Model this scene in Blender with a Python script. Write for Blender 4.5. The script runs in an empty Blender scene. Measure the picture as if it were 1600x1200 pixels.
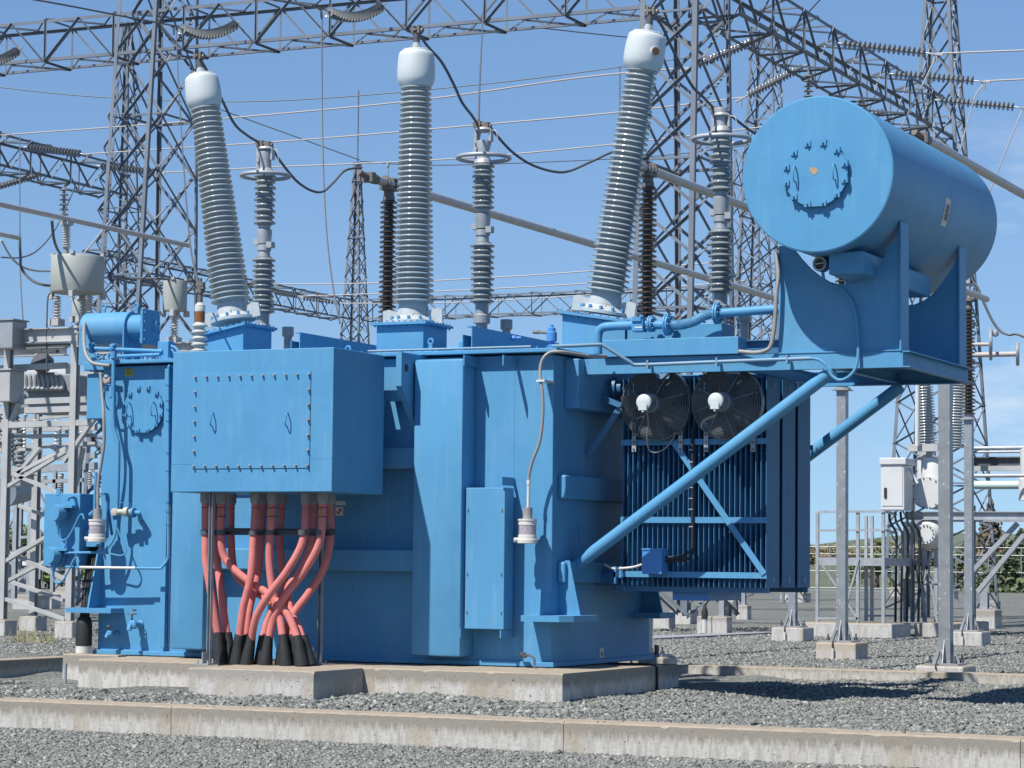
import bpy, bmesh, math, random
import numpy as np
from mathutils import Vector, Matrix
random.seed(7); rng = np.random.default_rng(11)
S = bpy.context.scene
COL = S.collection
rad = math.radians
# ------------------------------------------------------------------ camera
FPX = 4000.0
CAM = Vector((0, 0, 1.6))
yaw, pit, rol = rad(24.98), rad(4.0), rad(0.6)
FW = Vector((-math.sin(yaw)*math.cos(pit), math.cos(yaw)*math.cos(pit), math.sin(pit)))
R0 = Vector((math.cos(yaw), math.sin(yaw), 0)); U0 = R0.cross(FW)
RT = R0*math.cos(rol)+U0*math.sin(rol); UP = -R0*math.sin(rol)+U0*math.cos(rol)
cd = bpy.data.cameras.new('camera'); cam = bpy.data.objects.new('camera', cd); COL.objects.link(cam)
cd.sensor_width = 36; cd.lens = FPX/1600*36; cd.clip_start = .5; cd.clip_end = 6000
cam.matrix_world = Matrix(((RT.x, UP.x, -FW.x, CAM.x), (RT.y, UP.y, -FW.y, CAM.y), (RT.z, UP.z, -FW.z, CAM.z), (0, 0, 0, 1)))
S.camera = cam
S.render.resolution_x, S.render.resolution_y = 1024, 768
# ------------------------------------------------------------------ light
w = bpy.data.worlds.new('World'); S.world = w; w.use_nodes = True
wn, wl = w.node_tree.nodes, w.node_tree.links
bg = wn['Background']
sky = wn.new('ShaderNodeTexSky'); sky.sky_type = 'NISHITA'; sky.sun_disc = False
SUN = Vector((-.205, -.525, .826)).normalized()
sky.sun_elevation = math.asin(SUN.z); sky.sun_rotation = math.atan2(SUN.x, SUN.y)
sky.air_density = 1; sky.dust_density = 0; sky.ozone_density = 3; sky.altitude = 50
# thin fair weather clouds, fixed to directions of the sky
tc = wn.new('ShaderNodeTexCoord'); mp = wn.new('ShaderNodeMapping'); mp.inputs['Scale'].default_value = (1, 1, 3.2)
nz = wn.new('ShaderNodeTexNoise'); nz.inputs['Scale'].default_value = 6.5; nz.inputs['Detail'].default_value = 8; nz.inputs['Roughness'].default_value = .6
mp.inputs['Location'].default_value = (3.3, 1.1, .4)
cr = wn.new('ShaderNodeValToRGB'); cr.color_ramp.elements[0].position = .53; cr.color_ramp.elements[1].position = .66
cr.color_ramp.elements[1].color = (.5, .5, .5, 1)
mx = wn.new('ShaderNodeMix'); mx.data_type = 'RGBA'; mx.inputs[7].default_value = (11, 11.6, 12.6, 1)
wl.new(tc.outputs['Generated'], mp.inputs[0]); wl.new(mp.outputs[0], nz.inputs['Vector']); wl.new(nz.outputs['Fac'], cr.inputs[0])
sp_ = wn.new('ShaderNodeSeparateXYZ'); ma_ = wn.new('ShaderNodeMath'); ma_.operation = 'MULTIPLY_ADD'; ma_.inputs[1].default_value = .7; ma_.inputs[2].default_value = .075
cb_ = wn.new('ShaderNodeCombineXYZ'); nr_ = wn.new('ShaderNodeVectorMath'); nr_.operation = 'NORMALIZE'
wl.new(tc.outputs['Generated'], sp_.inputs[0]); wl.new(sp_.outputs[0], cb_.inputs[0]); wl.new(sp_.outputs[1], cb_.inputs[1]); wl.new(sp_.outputs[2], ma_.inputs[0]); wl.new(ma_.outputs[0], cb_.inputs[2])
wl.new(cb_.outputs[0], nr_.inputs[0]); wl.new(nr_.outputs[0], sky.inputs[0])
tn_ = wn.new('ShaderNodeMix'); tn_.data_type = 'RGBA'; tn_.blend_type = 'MULTIPLY'; tn_.inputs[0].default_value = 1; tn_.inputs[7].default_value = (1.17, 1.33, 1.54, 1); wl.new(sky.outputs[0], tn_.inputs[6])
mr_ = wn.new('ShaderNodeMapRange'); mr_.inputs[1].default_value = -.30; mr_.inputs[2].default_value = -.24; wl.new(sp_.outputs[0], mr_.inputs[0])   # the only clouds stand in the northern right of the sky
mr2 = wn.new('ShaderNodeMapRange'); mr2.inputs[1].default_value = .19; mr2.inputs[2].default_value = .13; wl.new(sp_.outputs[2], mr2.inputs[0])
mm1 = wn.new('ShaderNodeMath'); mm1.operation = 'MULTIPLY'; wl.new(mr_.outputs[0], mm1.inputs[0]); wl.new(mr2.outputs[0], mm1.inputs[1])
mm2 = wn.new('ShaderNodeMath'); mm2.operation = 'MULTIPLY'; wl.new(mm1.outputs[0], mm2.inputs[0]); wl.new(cr.outputs[0], mm2.inputs[1]); wl.new(mm2.outputs[0], mx.inputs[0]); wl.new(tn_.outputs[2], mx.inputs[6]); wl.new(mx.outputs[2], bg.inputs[0])
bg.inputs[1].default_value = .061
sl = bpy.data.lights.new('sun', 'SUN'); sl.energy = 5.0; sl.angle = rad(.5); sl.color = (1, .96, .89)
so = bpy.data.objects.new('sun', sl); COL.objects.link(so); so.rotation_euler = SUN.to_track_quat('Z', 'Y').to_euler()
S.view_settings.view_transform = 'Standard'; S.view_settings.look = 'None'; S.view_settings.exposure = 0.40
# ------------------------------------------------------------------ measuring helpers: a sight line met with a plane of the place
def ray(x, y): return FW*FPX + RT*(x-800) + UP*(600-y)
def P(x, y, X=None, Y=None, Z=None, D=None):
    d = ray(x, y)
    t = (X-CAM.x)/d.x if X is not None else (Y-CAM.y)/d.y if Y is not None else (Z-CAM.z)/d.z if Z is not None else D/FPX
    return CAM + d*t
V = Vector
# ------------------------------------------------------------------ mesh building
KEEP = {'bracing', 'label_text', 'cable_bundle', 'fan_guard', 'fan_blade', 'radiator', 'sign_mark', 'gusset_plates', 'gauge_needle', 'sign_text', 'cover_rim', 'crown', 'cable_tie'}
class MB:
    def __init__(s): s.v = []; s.f = []; s.pc = []
    def add(s, vs, fs):
        n = len(s.v); s.pc.append((n, len(s.f))); s.v += [tuple(a) for a in vs]; s.f += [tuple(i+n for i in f) for f in fs]; return s
    def box(s, a, b):
        x0, y0, z0 = [min(a[i], b[i]) for i in range(3)]; x1, y1, z1 = [max(a[i], b[i]) for i in range(3)]
        return s.add([(x0,y0,z0),(x1,y0,z0),(x1,y1,z0),(x0,y1,z0),(x0,y0,z1),(x1,y0,z1),(x1,y1,z1),(x0,y1,z1)],
                     [(0,3,2,1),(4,5,6,7),(0,1,5,4),(1,2,6,5),(2,3,7,6),(3,0,4,7)])
    def cbox(s, a, b, c=.01):       # box with chamfered edges
        bm = bmesh.new(); t = MB().box(a, b)
        vs = [bm.verts.new(v) for v in t.v]; [bm.faces.new([vs[i] for i in f]) for f in t.f]
        bmesh.ops.bevel(bm, geom=bm.edges[:], offset=c, segments=2, affect='EDGES', profile=.5)
        bm.verts.ensure_lookup_table(); bm.verts.index_update()
        s.add([v.co[:] for v in bm.verts], [[v.index for v in f.verts] for f in bm.faces]); bm.free(); return s
    def prism(s, pts, vec):
        n = len(pts); vec = V(vec); pts = [V(p) for p in pts]
        return s.add(pts+[p+vec for p in pts], [tuple(range(n))[::-1], tuple(range(n, 2*n))]+[(i, (i+1)%n, n+(i+1)%n, n+i) for i in range(n)])
    def sweep(s, p, q, prof, up=(0,0,1)):   # profile [(a,b)] swept from p to q
        p, q = V(p), V(q); d = (q-p).normalized(); up = V(up)
        if abs(d.dot(up)) > .98: up = V((0,1,0))
        a = d.cross(up).normalized(); b = a.cross(d)
        pr = [p+a*u+b*v for u, v in prof]
        return s.prism(pr, q-p)
    def bar(s, p, q, wd, ht=None, up=(0,0,1)):
        ht = ht or wd; return s.sweep(p, q, [(-wd/2,-ht/2),(wd/2,-ht/2),(wd/2,ht/2),(-wd/2,ht/2)], up)
    def ang(s, p, q, w, t=None, up=(0,0,1), sx=1, sy=1):
        t = t or w*.14
        return s.sweep(p, q, [(0,0),(sx*w,0),(sx*w,sy*t),(sx*t,sy*t),(sx*t,sy*w),(0,sy*w)], up)
    def ibeam(s, p, q, w, h, t=.014, up=(0,0,1)):
        w/=2; h/=2
        return s.sweep(p, q, [(-w,-h),(w,-h),(w,-h+t),(t/2,-h+t),(t/2,h-t),(w,h-t),(w,h),(-w,h),(-w,h-t),(-t/2,h-t),(-t/2,-h+t),(-w,-h+t)], up)
    def chan(s, p, q, w, h, t=.012, up=(0,0,1), flip=1):
        h/=2; f=flip
        return s.sweep(p, q, [(0,-h),(f*w,-h),(f*w,-h+t),(f*t,-h+t),(f*t,h-t),(f*w,h-t),(f*w,h),(0,h)], up)
    def lathe(s, p, ax, prof, n=24):    # prof [(radius, distance along axis)]
        p = V(p); ax = V(ax).normalized(); up = V((0,0,1)) if abs(ax.z) < .9 else V((0,1,0))
        a = ax.cross(up).normalized(); b = ax.cross(a); vs = []; fs = []
        for r, t in prof:
            for i in range(n):
                an = 2*math.pi*i/n; vs.append(p+ax*t+(a*math.cos(an)+b*math.sin(an))*max(r, 1e-4))
        for k in range(len(prof)-1):
            for i in range(n):
                j = (i+1)%n; fs.append((k*n+i, k*n+j, (k+1)*n+j, (k+1)*n+i))
        fs.append(tuple(range(n))); fs.append(tuple(reversed(range((len(prof)-1)*n, len(prof)*n))))
        return s.add(vs, fs)
    def cyl(s, p, q, r, n=16, r2=None):
        p, q = V(p), V(q); return s.lathe(p, q-p, [(r, 0), (r if r2 is None else r2, (q-p).length)], n)
    def tube(s, pts, r, n=8, smooth=0, closed=False):
        pts = [V(p) for p in pts]
        for _ in range(1):
            if smooth: pts = spline(pts, smooth)
        m = len(pts); vs = []; fs = []; pa = None
        for i, p in enumerate(pts):
            d = (pts[min(i+1, m-1)]-pts[max(i-1, 0)]) if not closed else pts[(i+1)%m]-pts[i-1]
            d.normalize()
            if pa is None:
                u = V((0,0,1)) if abs(d.z) < .9 else V((0,1,0)); pa = d.cross(u).normalized()
            pa = (pa-d*pa.dot(d)).normalized(); pb = d.cross(pa)
            rr = r[i] if isinstance(r, (list, tuple)) else r
            for k in range(n):
                an = 2*math.pi*k/n; vs.append(p+(pa*math.cos(an)+pb*math.sin(an))*rr)
        for i in range(m if closed else m-1):
            for k in range(n):
                l = (k+1)%n; i2 = (i+1)%m; fs.append((i*n+k, i*n+l, i2*n+l, i2*n+k))
        if not closed: fs.append(tuple(reversed(range(n)))); fs.append(tuple(range((m-1)*n, m*n)))
        return s.add(vs, fs)
    def torus(s, c, ax, R, r, N=32, n=8):
        c = V(c); ax = V(ax).normalized(); up = V((0,0,1)) if abs(ax.z) < .9 else V((0,1,0))
        a = ax.cross(up).normalized(); b = ax.cross(a)
        return s.tube([c+(a*math.cos(2*math.pi*i/N)+b*math.sin(2*math.pi*i/N))*R for i in range(N)], r, n, closed=True)
    def clusters(s):
        ends_ = s.pc[1:]+[(len(s.v), len(s.f))]; bb = []
        for (a, _), (b, _) in zip(s.pc, ends_):
            q = s.v[a:b]; bb.append([min(p[i] for p in q)-.002 for i in range(3)]+[max(p[i] for p in q)+.002 for i in range(3)])
        par = list(range(len(bb)))
        def fnd(i):
            while par[i] != i: i = par[i]
            return i
        for i in range(len(bb)):
            for j in range(i):
                if all(bb[i][k] <= bb[j][k+3] and bb[j][k] <= bb[i][k+3] for k in range(3)): par[fnd(i)] = fnd(j)
        out = {}
        for i in range(len(bb)): out.setdefault(fnd(i), []).append(i)
        return list(out.values()), ends_
    def make(s, name, mat, parent=None, smooth=False, **kw):
        if 1 < len(s.pc) <= 100 and parent is not None and name not in KEEP:
            cl, en = s.clusters()
            if len(cl) > 1:
                o = None
                for c in cl:
                    m = MB()
                    for i in c:
                        (a, fa), (b, fb) = s.pc[i], en[i]; m.add(s.v[a:b], [[k-a for k in f] for f in s.f[fa:fb]])
                    o2 = m.make(name, mat, parent, smooth, **kw); o = o or o2
                return o
        off = V((0,0,0)); o = parent
        while o is not None: off += o.location; o = o.parent
        m = bpy.data.meshes.new(name); m.from_pydata([(a[0]-off.x, a[1]-off.y, a[2]-off.z) for a in s.v], [], s.f)
        bm = bmesh.new(); bm.from_mesh(m); bmesh.ops.recalc_face_normals(bm, faces=bm.faces[:]); bm.to_mesh(m); bm.free()
        m.materials.append(mat)
        if smooth:
            m.polygons.foreach_set('use_smooth', [True]*len(m.polygons)); m.set_sharp_from_angle(angle=rad(38))
        o = bpy.data.objects.new(name, m); COL.objects.link(o); o.parent = parent
        for k, v in kw.items(): o[k] = v
        return o
def spline(pts, k=6):
    out = []
    n = len(pts)
    for i in range(n-1):
        p0 = pts[max(i-1,0)]; p1 = pts[i]; p2 = pts[i+1]; p3 = pts[min(i+2,n-1)]
        for j in range(k):
            t = j/k
            out.append(.5*((2*p1)+(p2-p0)*t+(2*p0-5*p1+4*p2-p3)*t*t+(3*p1-p0-3*p2+p3)*t**3))
    out.append(pts[-1]); return out
def root(name, loc, label, cat, group=None):
    o = bpy.data.objects.new(name, None); COL.objects.link(o); o.location = loc; o.empty_display_size = .2
    o['label'] = label; o['category'] = cat
    if group: o['group'] = group
    return o
def tag(o, label, cat, group=None):
    o['label'] = label; o['category'] = cat
    if group: o['group'] = group
    return o
def copytree(o, parent=None):
    c = o.copy(); COL.objects.link(c); c.parent = parent
    for ch in list(o.children): copytree(ch, c)
    return c
# ------------------------------------------------------------------ materials
def mat(name, col, rough=.5, metal=0, var=.12, vscale=3, bump=0, bscale=40, coat=0, spec=.5, detail=6, stretch=(1,1,1), col2=None, thr=None):
    m = bpy.data.materials.new(name); m.use_nodes = True; n, l = m.node_tree.nodes, m.node_tree.links
    b = n['Principled BSDF']; b.inputs['Roughness'].default_value = rough; b.inputs['Metallic'].default_value = metal
    b.inputs['Coat Weight'].default_value = coat; b.inputs['Specular IOR Level'].default_value = spec
    tcn = n.new('ShaderNodeTexCoord'); mpn = n.new('ShaderNodeMapping'); mpn.inputs['Scale'].default_value = stretch
    geo = n.new('ShaderNodeNewGeometry'); l.new(geo.outputs['Position'], mpn.inputs[0])
    t = n.new('ShaderNodeTexNoise'); t.inputs['Scale'].default_value = vscale; t.inputs['Detail'].default_value = detail; t.inputs['Roughness'].default_value = .6
    l.new(mpn.outputs[0], t.inputs['Vector'])
    r = n.new('ShaderNodeValToRGB'); e = r.color_ramp.elements
    e[0].position, e[1].position = thr or (.3, .7)
    c2 = col2 or tuple(min(1, c*(1+var)) for c in col); c1 = col if col2 else tuple(c*(1-var) for c in col)
    e[0].color = (*c1, 1); e[1].color = (*c2, 1)
    l.new(t.outputs['Fac'], r.inputs[0]); l.new(r.outputs[0], b.inputs['Base Color'])
    if bump:
        t2 = n.new('ShaderNodeTexNoise'); t2.inputs['Scale'].default_value = bscale; t2.inputs['Detail'].default_value = 5
        l.new(geo.outputs['Position'], t2.inputs['Vector'])
        bp = n.new('ShaderNodeBump'); bp.inputs['Strength'].default_value = bump; bp.inputs['Distance'].default_value = .02
        l.new(t2.outputs['Fac'], bp.inputs['Height']); l.new(bp.outputs[0], b.inputs['Normal'])
    m['_'] = 1
    return m
BLUE = mat('blue_paint', (.088,.277,.475), .46, 0, .045, 1.3, .02, 60, 0, .2)
def dirty_blue():       # faint dusty streaks and fading of the enamel
    m = BLUE; n, l = m.node_tree.nodes, m.node_tree.links; b = n['Principled BSDF']
    src = b.inputs['Base Color'].links[0].from_socket
    geo = n.new('ShaderNodeNewGeometry'); mp = n.new('ShaderNodeMapping'); mp.inputs['Scale'].default_value = (9, 9, .7)
    t = n.new('ShaderNodeTexNoise'); t.inputs['Scale'].default_value = 1.6; t.inputs['Detail'].default_value = 7
    l.new(geo.outputs['Position'], mp.inputs[0]); l.new(mp.outputs[0], t.inputs['Vector'])
    r = n.new('ShaderNodeValToRGB'); r.color_ramp.elements[0].position = .54; r.color_ramp.elements[1].position = .8
    r.color_ramp.elements[1].color = (.35,.35,.35,1)
    x = n.new('ShaderNodeMix'); x.data_type = 'RGBA'; x.inputs[7].default_value = (.20,.36,.50,1)
    l.new(t.outputs['Fac'], r.inputs[0]); l.new(r.outputs[0], x.inputs[0]); l.new(src, x.inputs[6]); l.new(x.outputs[2], b.inputs['Base Color'])
dirty_blue()
def rusty(m):
    n, l = m.node_tree.nodes, m.node_tree.links; b = n['Principled BSDF']; src = b.inputs['Base Color'].links[0].from_socket
    geo = n.new('ShaderNodeNewGeometry')
    def lay(scale, st, p0, p1, col, src, amt):
        mp = n.new('ShaderNodeMapping'); mp.inputs['Scale'].default_value = st; t = n.new('ShaderNodeTexNoise'); t.inputs['Scale'].default_value = scale; t.inputs['Detail'].default_value = 5; t.inputs['Roughness'].default_value = .65
        l.new(geo.outputs['Position'], mp.inputs[0]); l.new(mp.outputs[0], t.inputs['Vector'])
        r = n.new('ShaderNodeValToRGB'); r.color_ramp.elements[0].position = p0; r.color_ramp.elements[1].position = p1; r.color_ramp.elements[1].color = (amt,amt,amt,1)
        x = n.new('ShaderNodeMix'); x.data_type = 'RGBA'; x.inputs[7].default_value = (*col,1); l.new(t.outputs['Fac'], r.inputs[0]); l.new(r.outputs[0], x.inputs[0]); l.new(src, x.inputs[6]); return x.outputs[2]
    c = lay(2.2, (1,1,1), .50, .75, (.068,.225,.40), src, .6)       # unevenly faded coats
    c = lay(.9, (1,1,.4), .50, .72, (.15,.31,.44), c, .4)
    c = lay(22, (1.6,1.6,.28), .70, .78, (.10,.16,.20), c, .5)      # thin grime runs
    c = lay(34, (1,1,.7), .775, .80, (.20,.10,.05), c, .7)          # rust freckles
    l.new(c, b.inputs['Base Color'])
    t = n.new('ShaderNodeTexNoise'); t.inputs['Scale'].default_value = 1.7; t.inputs['Detail'].default_value = 2; l.new(geo.outputs['Position'], t.inputs['Vector'])
    bp = n.new('ShaderNodeBump'); bp.inputs['Strength'].default_value = .12; bp.inputs['Distance'].default_value = .05; l.new(t.outputs['Fac'], bp.inputs['Height'])
    old = b.inputs['Normal'].links[0].from_node; l.new(bp.outputs[0], old.inputs['Normal'])
rusty(BLUE)
CONDU = mat('worn_blue_grey_conduit', (.20,.27,.32), .5, 0, .25, 3, col2=(.10,.25,.40))
BLUED = mat('blue_enamel_shaded', (.045,.15,.285), .45, 0, .08, 4)  # darker copy of the blue, shading among the fins painted into the colour
BLUEJ = mat('blue_enamel_deep', (.07,.24,.56), .4, 0, .05, 4)
GALV = mat('galvanised_steel', (.36,.38,.40), .55, .35, .16, 5, .03, 60)
GALVP = mat('galvanised_post', (.33,.35,.37), .5, .35, .1, 2, 0, 40)
GALVL = mat('weathered_lattice_steel', (.155,.18,.215), .6, .15, .2, .8)
GALVF = mat('far_lattice_steel', (.17,.185,.215), .7, .1, .2, .8)
TAUPE = mat('grey_painted_steel', (.385,.39,.385), .6, 0, .12, 2)
STEELD = mat('dark_steel', (.10,.105,.115), .55, .3, .15, 6)
BRONZE = mat('weathered_bronze_fitting', (.17,.155,.14), .6, .4, .3, 30)
ALU = mat('aluminium_tube', (.46,.45,.44), .45, .45, .1, 4)
ALUW = mat('bright_aluminium_wire', (.40,.37,.345), .6, 0, .05, 4)
WIRE = mat('dark_conductor', (.11,.12,.13), .6, .2, .1, 9)
PORC = mat('grey_glazed_porcelain', (.32,.36,.375), .10, 0, .06, 2, spec=.7)
PORCA = mat('arrester_grey_porcelain', (.215,.24,.25), .12, 0, .08, 3, spec=.7)
PORCD = mat('grey_porcelain_disc', (.20,.215,.225), .16, 0, .12, 9, spec=.6)
PORCL = mat('light_porcelain', (.50,.50,.47), .15, 0, .06, 6, spec=.6)
BROWN = mat('brown_glazed_porcelain', (.050,.042,.040), .2, 0, .2, 5, spec=.6)
RUSTB = mat('orange_brown_band', (.23,.085,.025), .3, 0, .2, 30)
CAPG = mat('pale_grey_enamel', (.50,.55,.555), .55, 0, .05, 3, .02, 50)
FLG = mat('cast_flange_pale', (.40,.435,.445), .5, 0, .08, 12, .05, 60)
WHITE = mat('white_enamel', (.56,.565,.56), .45, 0, .05, 2)
OFFW = mat('offwhite_plastic', (.60,.58,.54), .4, 0, .08, 12)
GREYP = mat('grey_plastic_conduit', (.27,.26,.25), .5, 0, .12, 8)
BLACK = mat('black_rubber', (.018,.019,.02), .65, 0, .3, 25, .15, 90)
GLASSY = mat('silica_gel_glass', (.36,.31,.34), .12, 0, .25, 25, spec=.8)
YEL = mat('yellow_label', (.45,.38,.04), .6)
RED = mat('red_sign_ink', (.35,.03,.03), .6)
INK = mat('black_ink', (.02,.02,.02), .6)
SIGN = mat('sign_white', (.62,.60,.56), .6)
GUARD = mat('fan_guard_wire', (.21,.22,.23), .36, .35, .1, 20)
def pink_mat():
    m = mat('pink_corrugated_plastic', (.62,.21,.19), .75, 0, .10, 5, spec=.12)
    n, l = m.node_tree.nodes, m.node_tree.links; b = n['Principled BSDF']
    geo = n.new('ShaderNodeNewGeometry'); wv = n.new('ShaderNodeTexWave'); wv.bands_direction = 'Z'; wv.inputs['Scale'].default_value = 26
    wv.inputs['Distortion'].default_value = .2
    l.new(geo.outputs['Position'], wv.inputs['Vector']); bp = n.new('ShaderNodeBump'); bp.inputs['Strength'].default_value = .45; bp.inputs['Distance'].default_value = .006
    l.new(wv.outputs['Fac'], bp.inputs['Height']); l.new(bp.outputs[0], b.inputs['Normal']); return m
PINK = pink_mat()
def conc_mat(name, base, light, brown, dark=(.245,.21,.165), top=.345):
    m = bpy.data.materials.new(name); m.use_nodes = True; n, l = m.node_tree.nodes, m.node_tree.links; b = n['Principled BSDF']
    b.inputs['Roughness'].default_value = .9; b.inputs['Specular IOR Level'].default_value = .2
    geo = n.new('ShaderNodeNewGeometry')
    def noise(sc, st, det=6, ro=.6):
        mp = n.new('ShaderNodeMapping'); mp.inputs['Scale'].default_value = st; t = n.new('ShaderNodeTexNoise'); t.inputs['Scale'].default_value = sc
        t.inputs['Detail'].default_value = det; t.inputs['Roughness'].default_value = ro
        l.new(geo.outputs['Position'], mp.inputs[0]); l.new(mp.outputs[0], t.inputs['Vector']); return t.outputs['Fac']
    def ramp(src, a, c, ca=(0,0,0,1), cb=(1,1,1,1)):
        r = n.new('ShaderNodeValToRGB'); r.color_ramp.elements[0].position = a; r.color_ramp.elements[1].position = c
        r.color_ramp.elements[0].color = ca; r.color_ramp.elements[1].color = cb; l.new(src, r.inputs[0]); return r.outputs[0]
    def mixc(f, a, c2):
        x = n.new('ShaderNodeMix'); x.data_type = 'RGBA'
        l.new(f, x.inputs[0])
        for i, v in ((6, a), (7, c2)):
            if isinstance(v, tuple): x.inputs[i].default_value = (*v, 1)
            else: l.new(v, x.inputs[i])
        return x.outputs[2]
    st = noise(3.2, (5, 5, .55), 8, .65)
    c = mixc(ramp(st, .40, .56), base, light)
    fine = noise(8, (6, 6, .35), 4)
    c = mixc(ramp(fine, .56, .64), c, light)
    st2 = noise(1.0, (1.3, 1.3, .25), 5)
    c = mixc(ramp(st2, .52, .66), c, brown)
    sz = n.new('ShaderNodeSeparateXYZ'); l.new(geo.outputs['Position'], sz.inputs[0])
    ad = n.new('ShaderNodeMath'); ad.operation = 'MULTIPLY_ADD'; ad.inputs[1].default_value = .34; l.new(noise(4, (4, 4, .22), 5, .8), ad.inputs[0]); l.new(sz.outputs['Z'], ad.inputs[2])
    c = mixc(ramp(ad.outputs[0], top-.055, top+.015), c, dark)
    pits = noise(38, (1, 1, 1), 2)
    c = mixc(ramp(pits, .675, .70), c, (.10,.09,.08))
    # top faces weathered to a warm tan
    sx = n.new('ShaderNodeSeparateXYZ'); l.new(geo.outputs['Normal'], sx.inputs[0])
    c = mixc(ramp(sx.outputs['Z'], .35, .6), c, mixc(ramp(noise(6, (1,1,1)), .35, .7), (.36,.30,.23), (.27,.23,.18)))
    l.new(c, b.inputs['Base Color'])
    bp = n.new('ShaderNodeBump'); bp.inputs['Strength'].default_value = .5; bp.inputs['Distance'].default_value = .01
    l.new(noise(30, (1,1,1), 7), bp.inputs['Height']); l.new(bp.outputs[0], b.inputs['Normal'])
    return m
CONC = conc_mat('stained_concrete', (.36,.34,.305), (.49,.47,.435), (.37,.32,.25), (.27,.245,.205))
CONCP = conc_mat('plinth_concrete', (.40,.385,.36), (.50,.485,.46), (.37,.33,.27), (.32,.30,.27), .50)
CONCT = conc_mat('transformer_plinth_concrete', (.38,.36,.325), (.52,.50,.47), (.37,.32,.25), (.28,.255,.215), .475)
CONCR = conc_mat('rust_stained_footing', (.42,.39,.35), (.48,.45,.41), (.40,.29,.19), (.42,.36,.29), .36)
def gravel_mat(name, sc, cols):
    m = bpy.data.materials.new(name); m.use_nodes = True; n, l = m.node_tree.nodes, m.node_tree.links; b = n['Principled BSDF']
    b.inputs['Roughness'].default_value = .9; b.inputs['Specular IOR Level'].default_value = .2
    geo = n.new('ShaderNodeNewGeometry')
    v = n.new('ShaderNodeTexVoronoi'); v.inputs['Scale'].default_value = sc; l.new(geo.outputs['Position'], v.inputs['Vector'])
    r = n.new('ShaderNodeValToRGB'); r.color_ramp.interpolation = 'LINEAR'
    e = r.color_ramp.elements; e[0].position = 0; e[0].color = (*cols[0], 1); e[1].position = 1; e[1].color = (*cols[-1], 1)
    for i, c in enumerate(cols[1:-1]):
        k = e.new((i+1)/(len(cols)-1)); k.color = (*c, 1)
    sp = n.new('ShaderNodeSeparateColor'); l.new(v.outputs['Color'], sp.inputs[0]); l.new(sp.outputs[0], r.inputs[0])
    t = n.new('ShaderNodeTexNoise'); t.inputs['Scale'].default_value = .35; t.inputs['Detail'].default_value = 8; l.new(geo.outputs['Position'], t.inputs['Vector'])
    r2 = n.new('ShaderNodeValToRGB'); r2.color_ramp.elements[0].position = .3; r2.color_ramp.elements[1].position = .7
    r2.color_ramp.elements[0].color = (.55,.55,.55,1); r2.color_ramp.elements[1].color = (1.3,1.3,1.27,1)
    t3 = n.new('ShaderNodeTexNoise'); t3.inputs['Scale'].default_value = 5; t3.inputs['Detail'].default_value = 6; t3.inputs['Roughness'].default_value = .75; l.new(geo.outputs['Position'], t3.inputs['Vector'])
    av = n.new('ShaderNodeMix'); av.inputs[0].default_value = .6; l.new(t.outputs['Fac'], av.inputs[2]); l.new(t3.outputs['Fac'], av.inputs[3]); l.new(av.outputs[0], r2.inputs[0])
    x = n.new('ShaderNodeMix'); x.data_type = 'RGBA'; x.blend_type = 'MULTIPLY'; x.inputs[0].default_value = 1
    l.new(r.outputs[0], x.inputs[6]); l.new(r2.outputs[0], x.inputs[7]); l.new(x.outputs[2], b.inputs['Base Color'])
    bp = n.new('ShaderNodeBump'); bp.inputs['Strength'].default_value = .9; bp.inputs['Distance'].default_value = .02; bp.invert = True
    l.new(v.outputs['Distance'], bp.inputs['Height']); l.new(bp.outputs[0], b.inputs['Normal']); return m
GCOL = [(.09,.095,.09), (.15,.155,.145), (.21,.215,.20), (.26,.262,.24), (.12,.13,.12), (.36,.36,.33)]
GRAV = gravel_mat('crushed_stone_bed', 26, [(c[0]*.85, c[1]*.85, c[2]*.85) for c in GCOL])
def stone_mat():
    m = bpy.data.materials.new('crushed_stone'); m.use_nodes = True; n, l = m.node_tree.nodes, m.node_tree.links; b = n['Principled BSDF']
    b.inputs['Roughness'].default_value = .85; b.inputs['Specular IOR Level'].default_value = .25
    g = n.new('ShaderNodeNewGeometry'); r = n.new('ShaderNodeValToRGB'); e = r.color_ramp.elements
    e[0].color = (.10,.105,.10,1); e[1].color = (.40,.40,.37,1)
    for p, c in ((.3,(.165,.172,.16)), (.66,(.215,.222,.205)), (.88,(.265,.268,.245)), (.91,(.24,.215,.185)), (.94,(.29,.29,.265))):
        k = e.new(p); k.color = (*c, 1)
    l.new(g.outputs['Random Per Island'], r.inputs[0]); l.new(r.outputs[0], b.inputs['Base Color']); return m
STONE = stone_mat()
GRASS = mat('meadow_grass', (.085,.095,.052), .9, 0, .3, .05, col2=(.12,.125,.075))
SCRUB = mat('budding_scrub', (.30,.235,.15), .9, 0, .3, .10, col2=(.30,.30,.16))
LEAFG = mat('fresh_leaf_green', (.09,.12,.04), .8, 0, .3, 2, col2=(.17,.22,.06))
CONIF = mat('dark_conifer_green', (.075,.10,.05), .85, 0, .3, 1.2, col2=(.13,.15,.08))
CONIB = mat('brown_conifer', (.13,.095,.065), .85, 0, .3, 2, col2=(.17,.14,.09))
BARK = mat('bark', (.09,.07,.055), .9, 0, .3, 8)
HILL = mat('far_hill', (.10,.12,.08), .95, 0, .2, .02)
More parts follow.
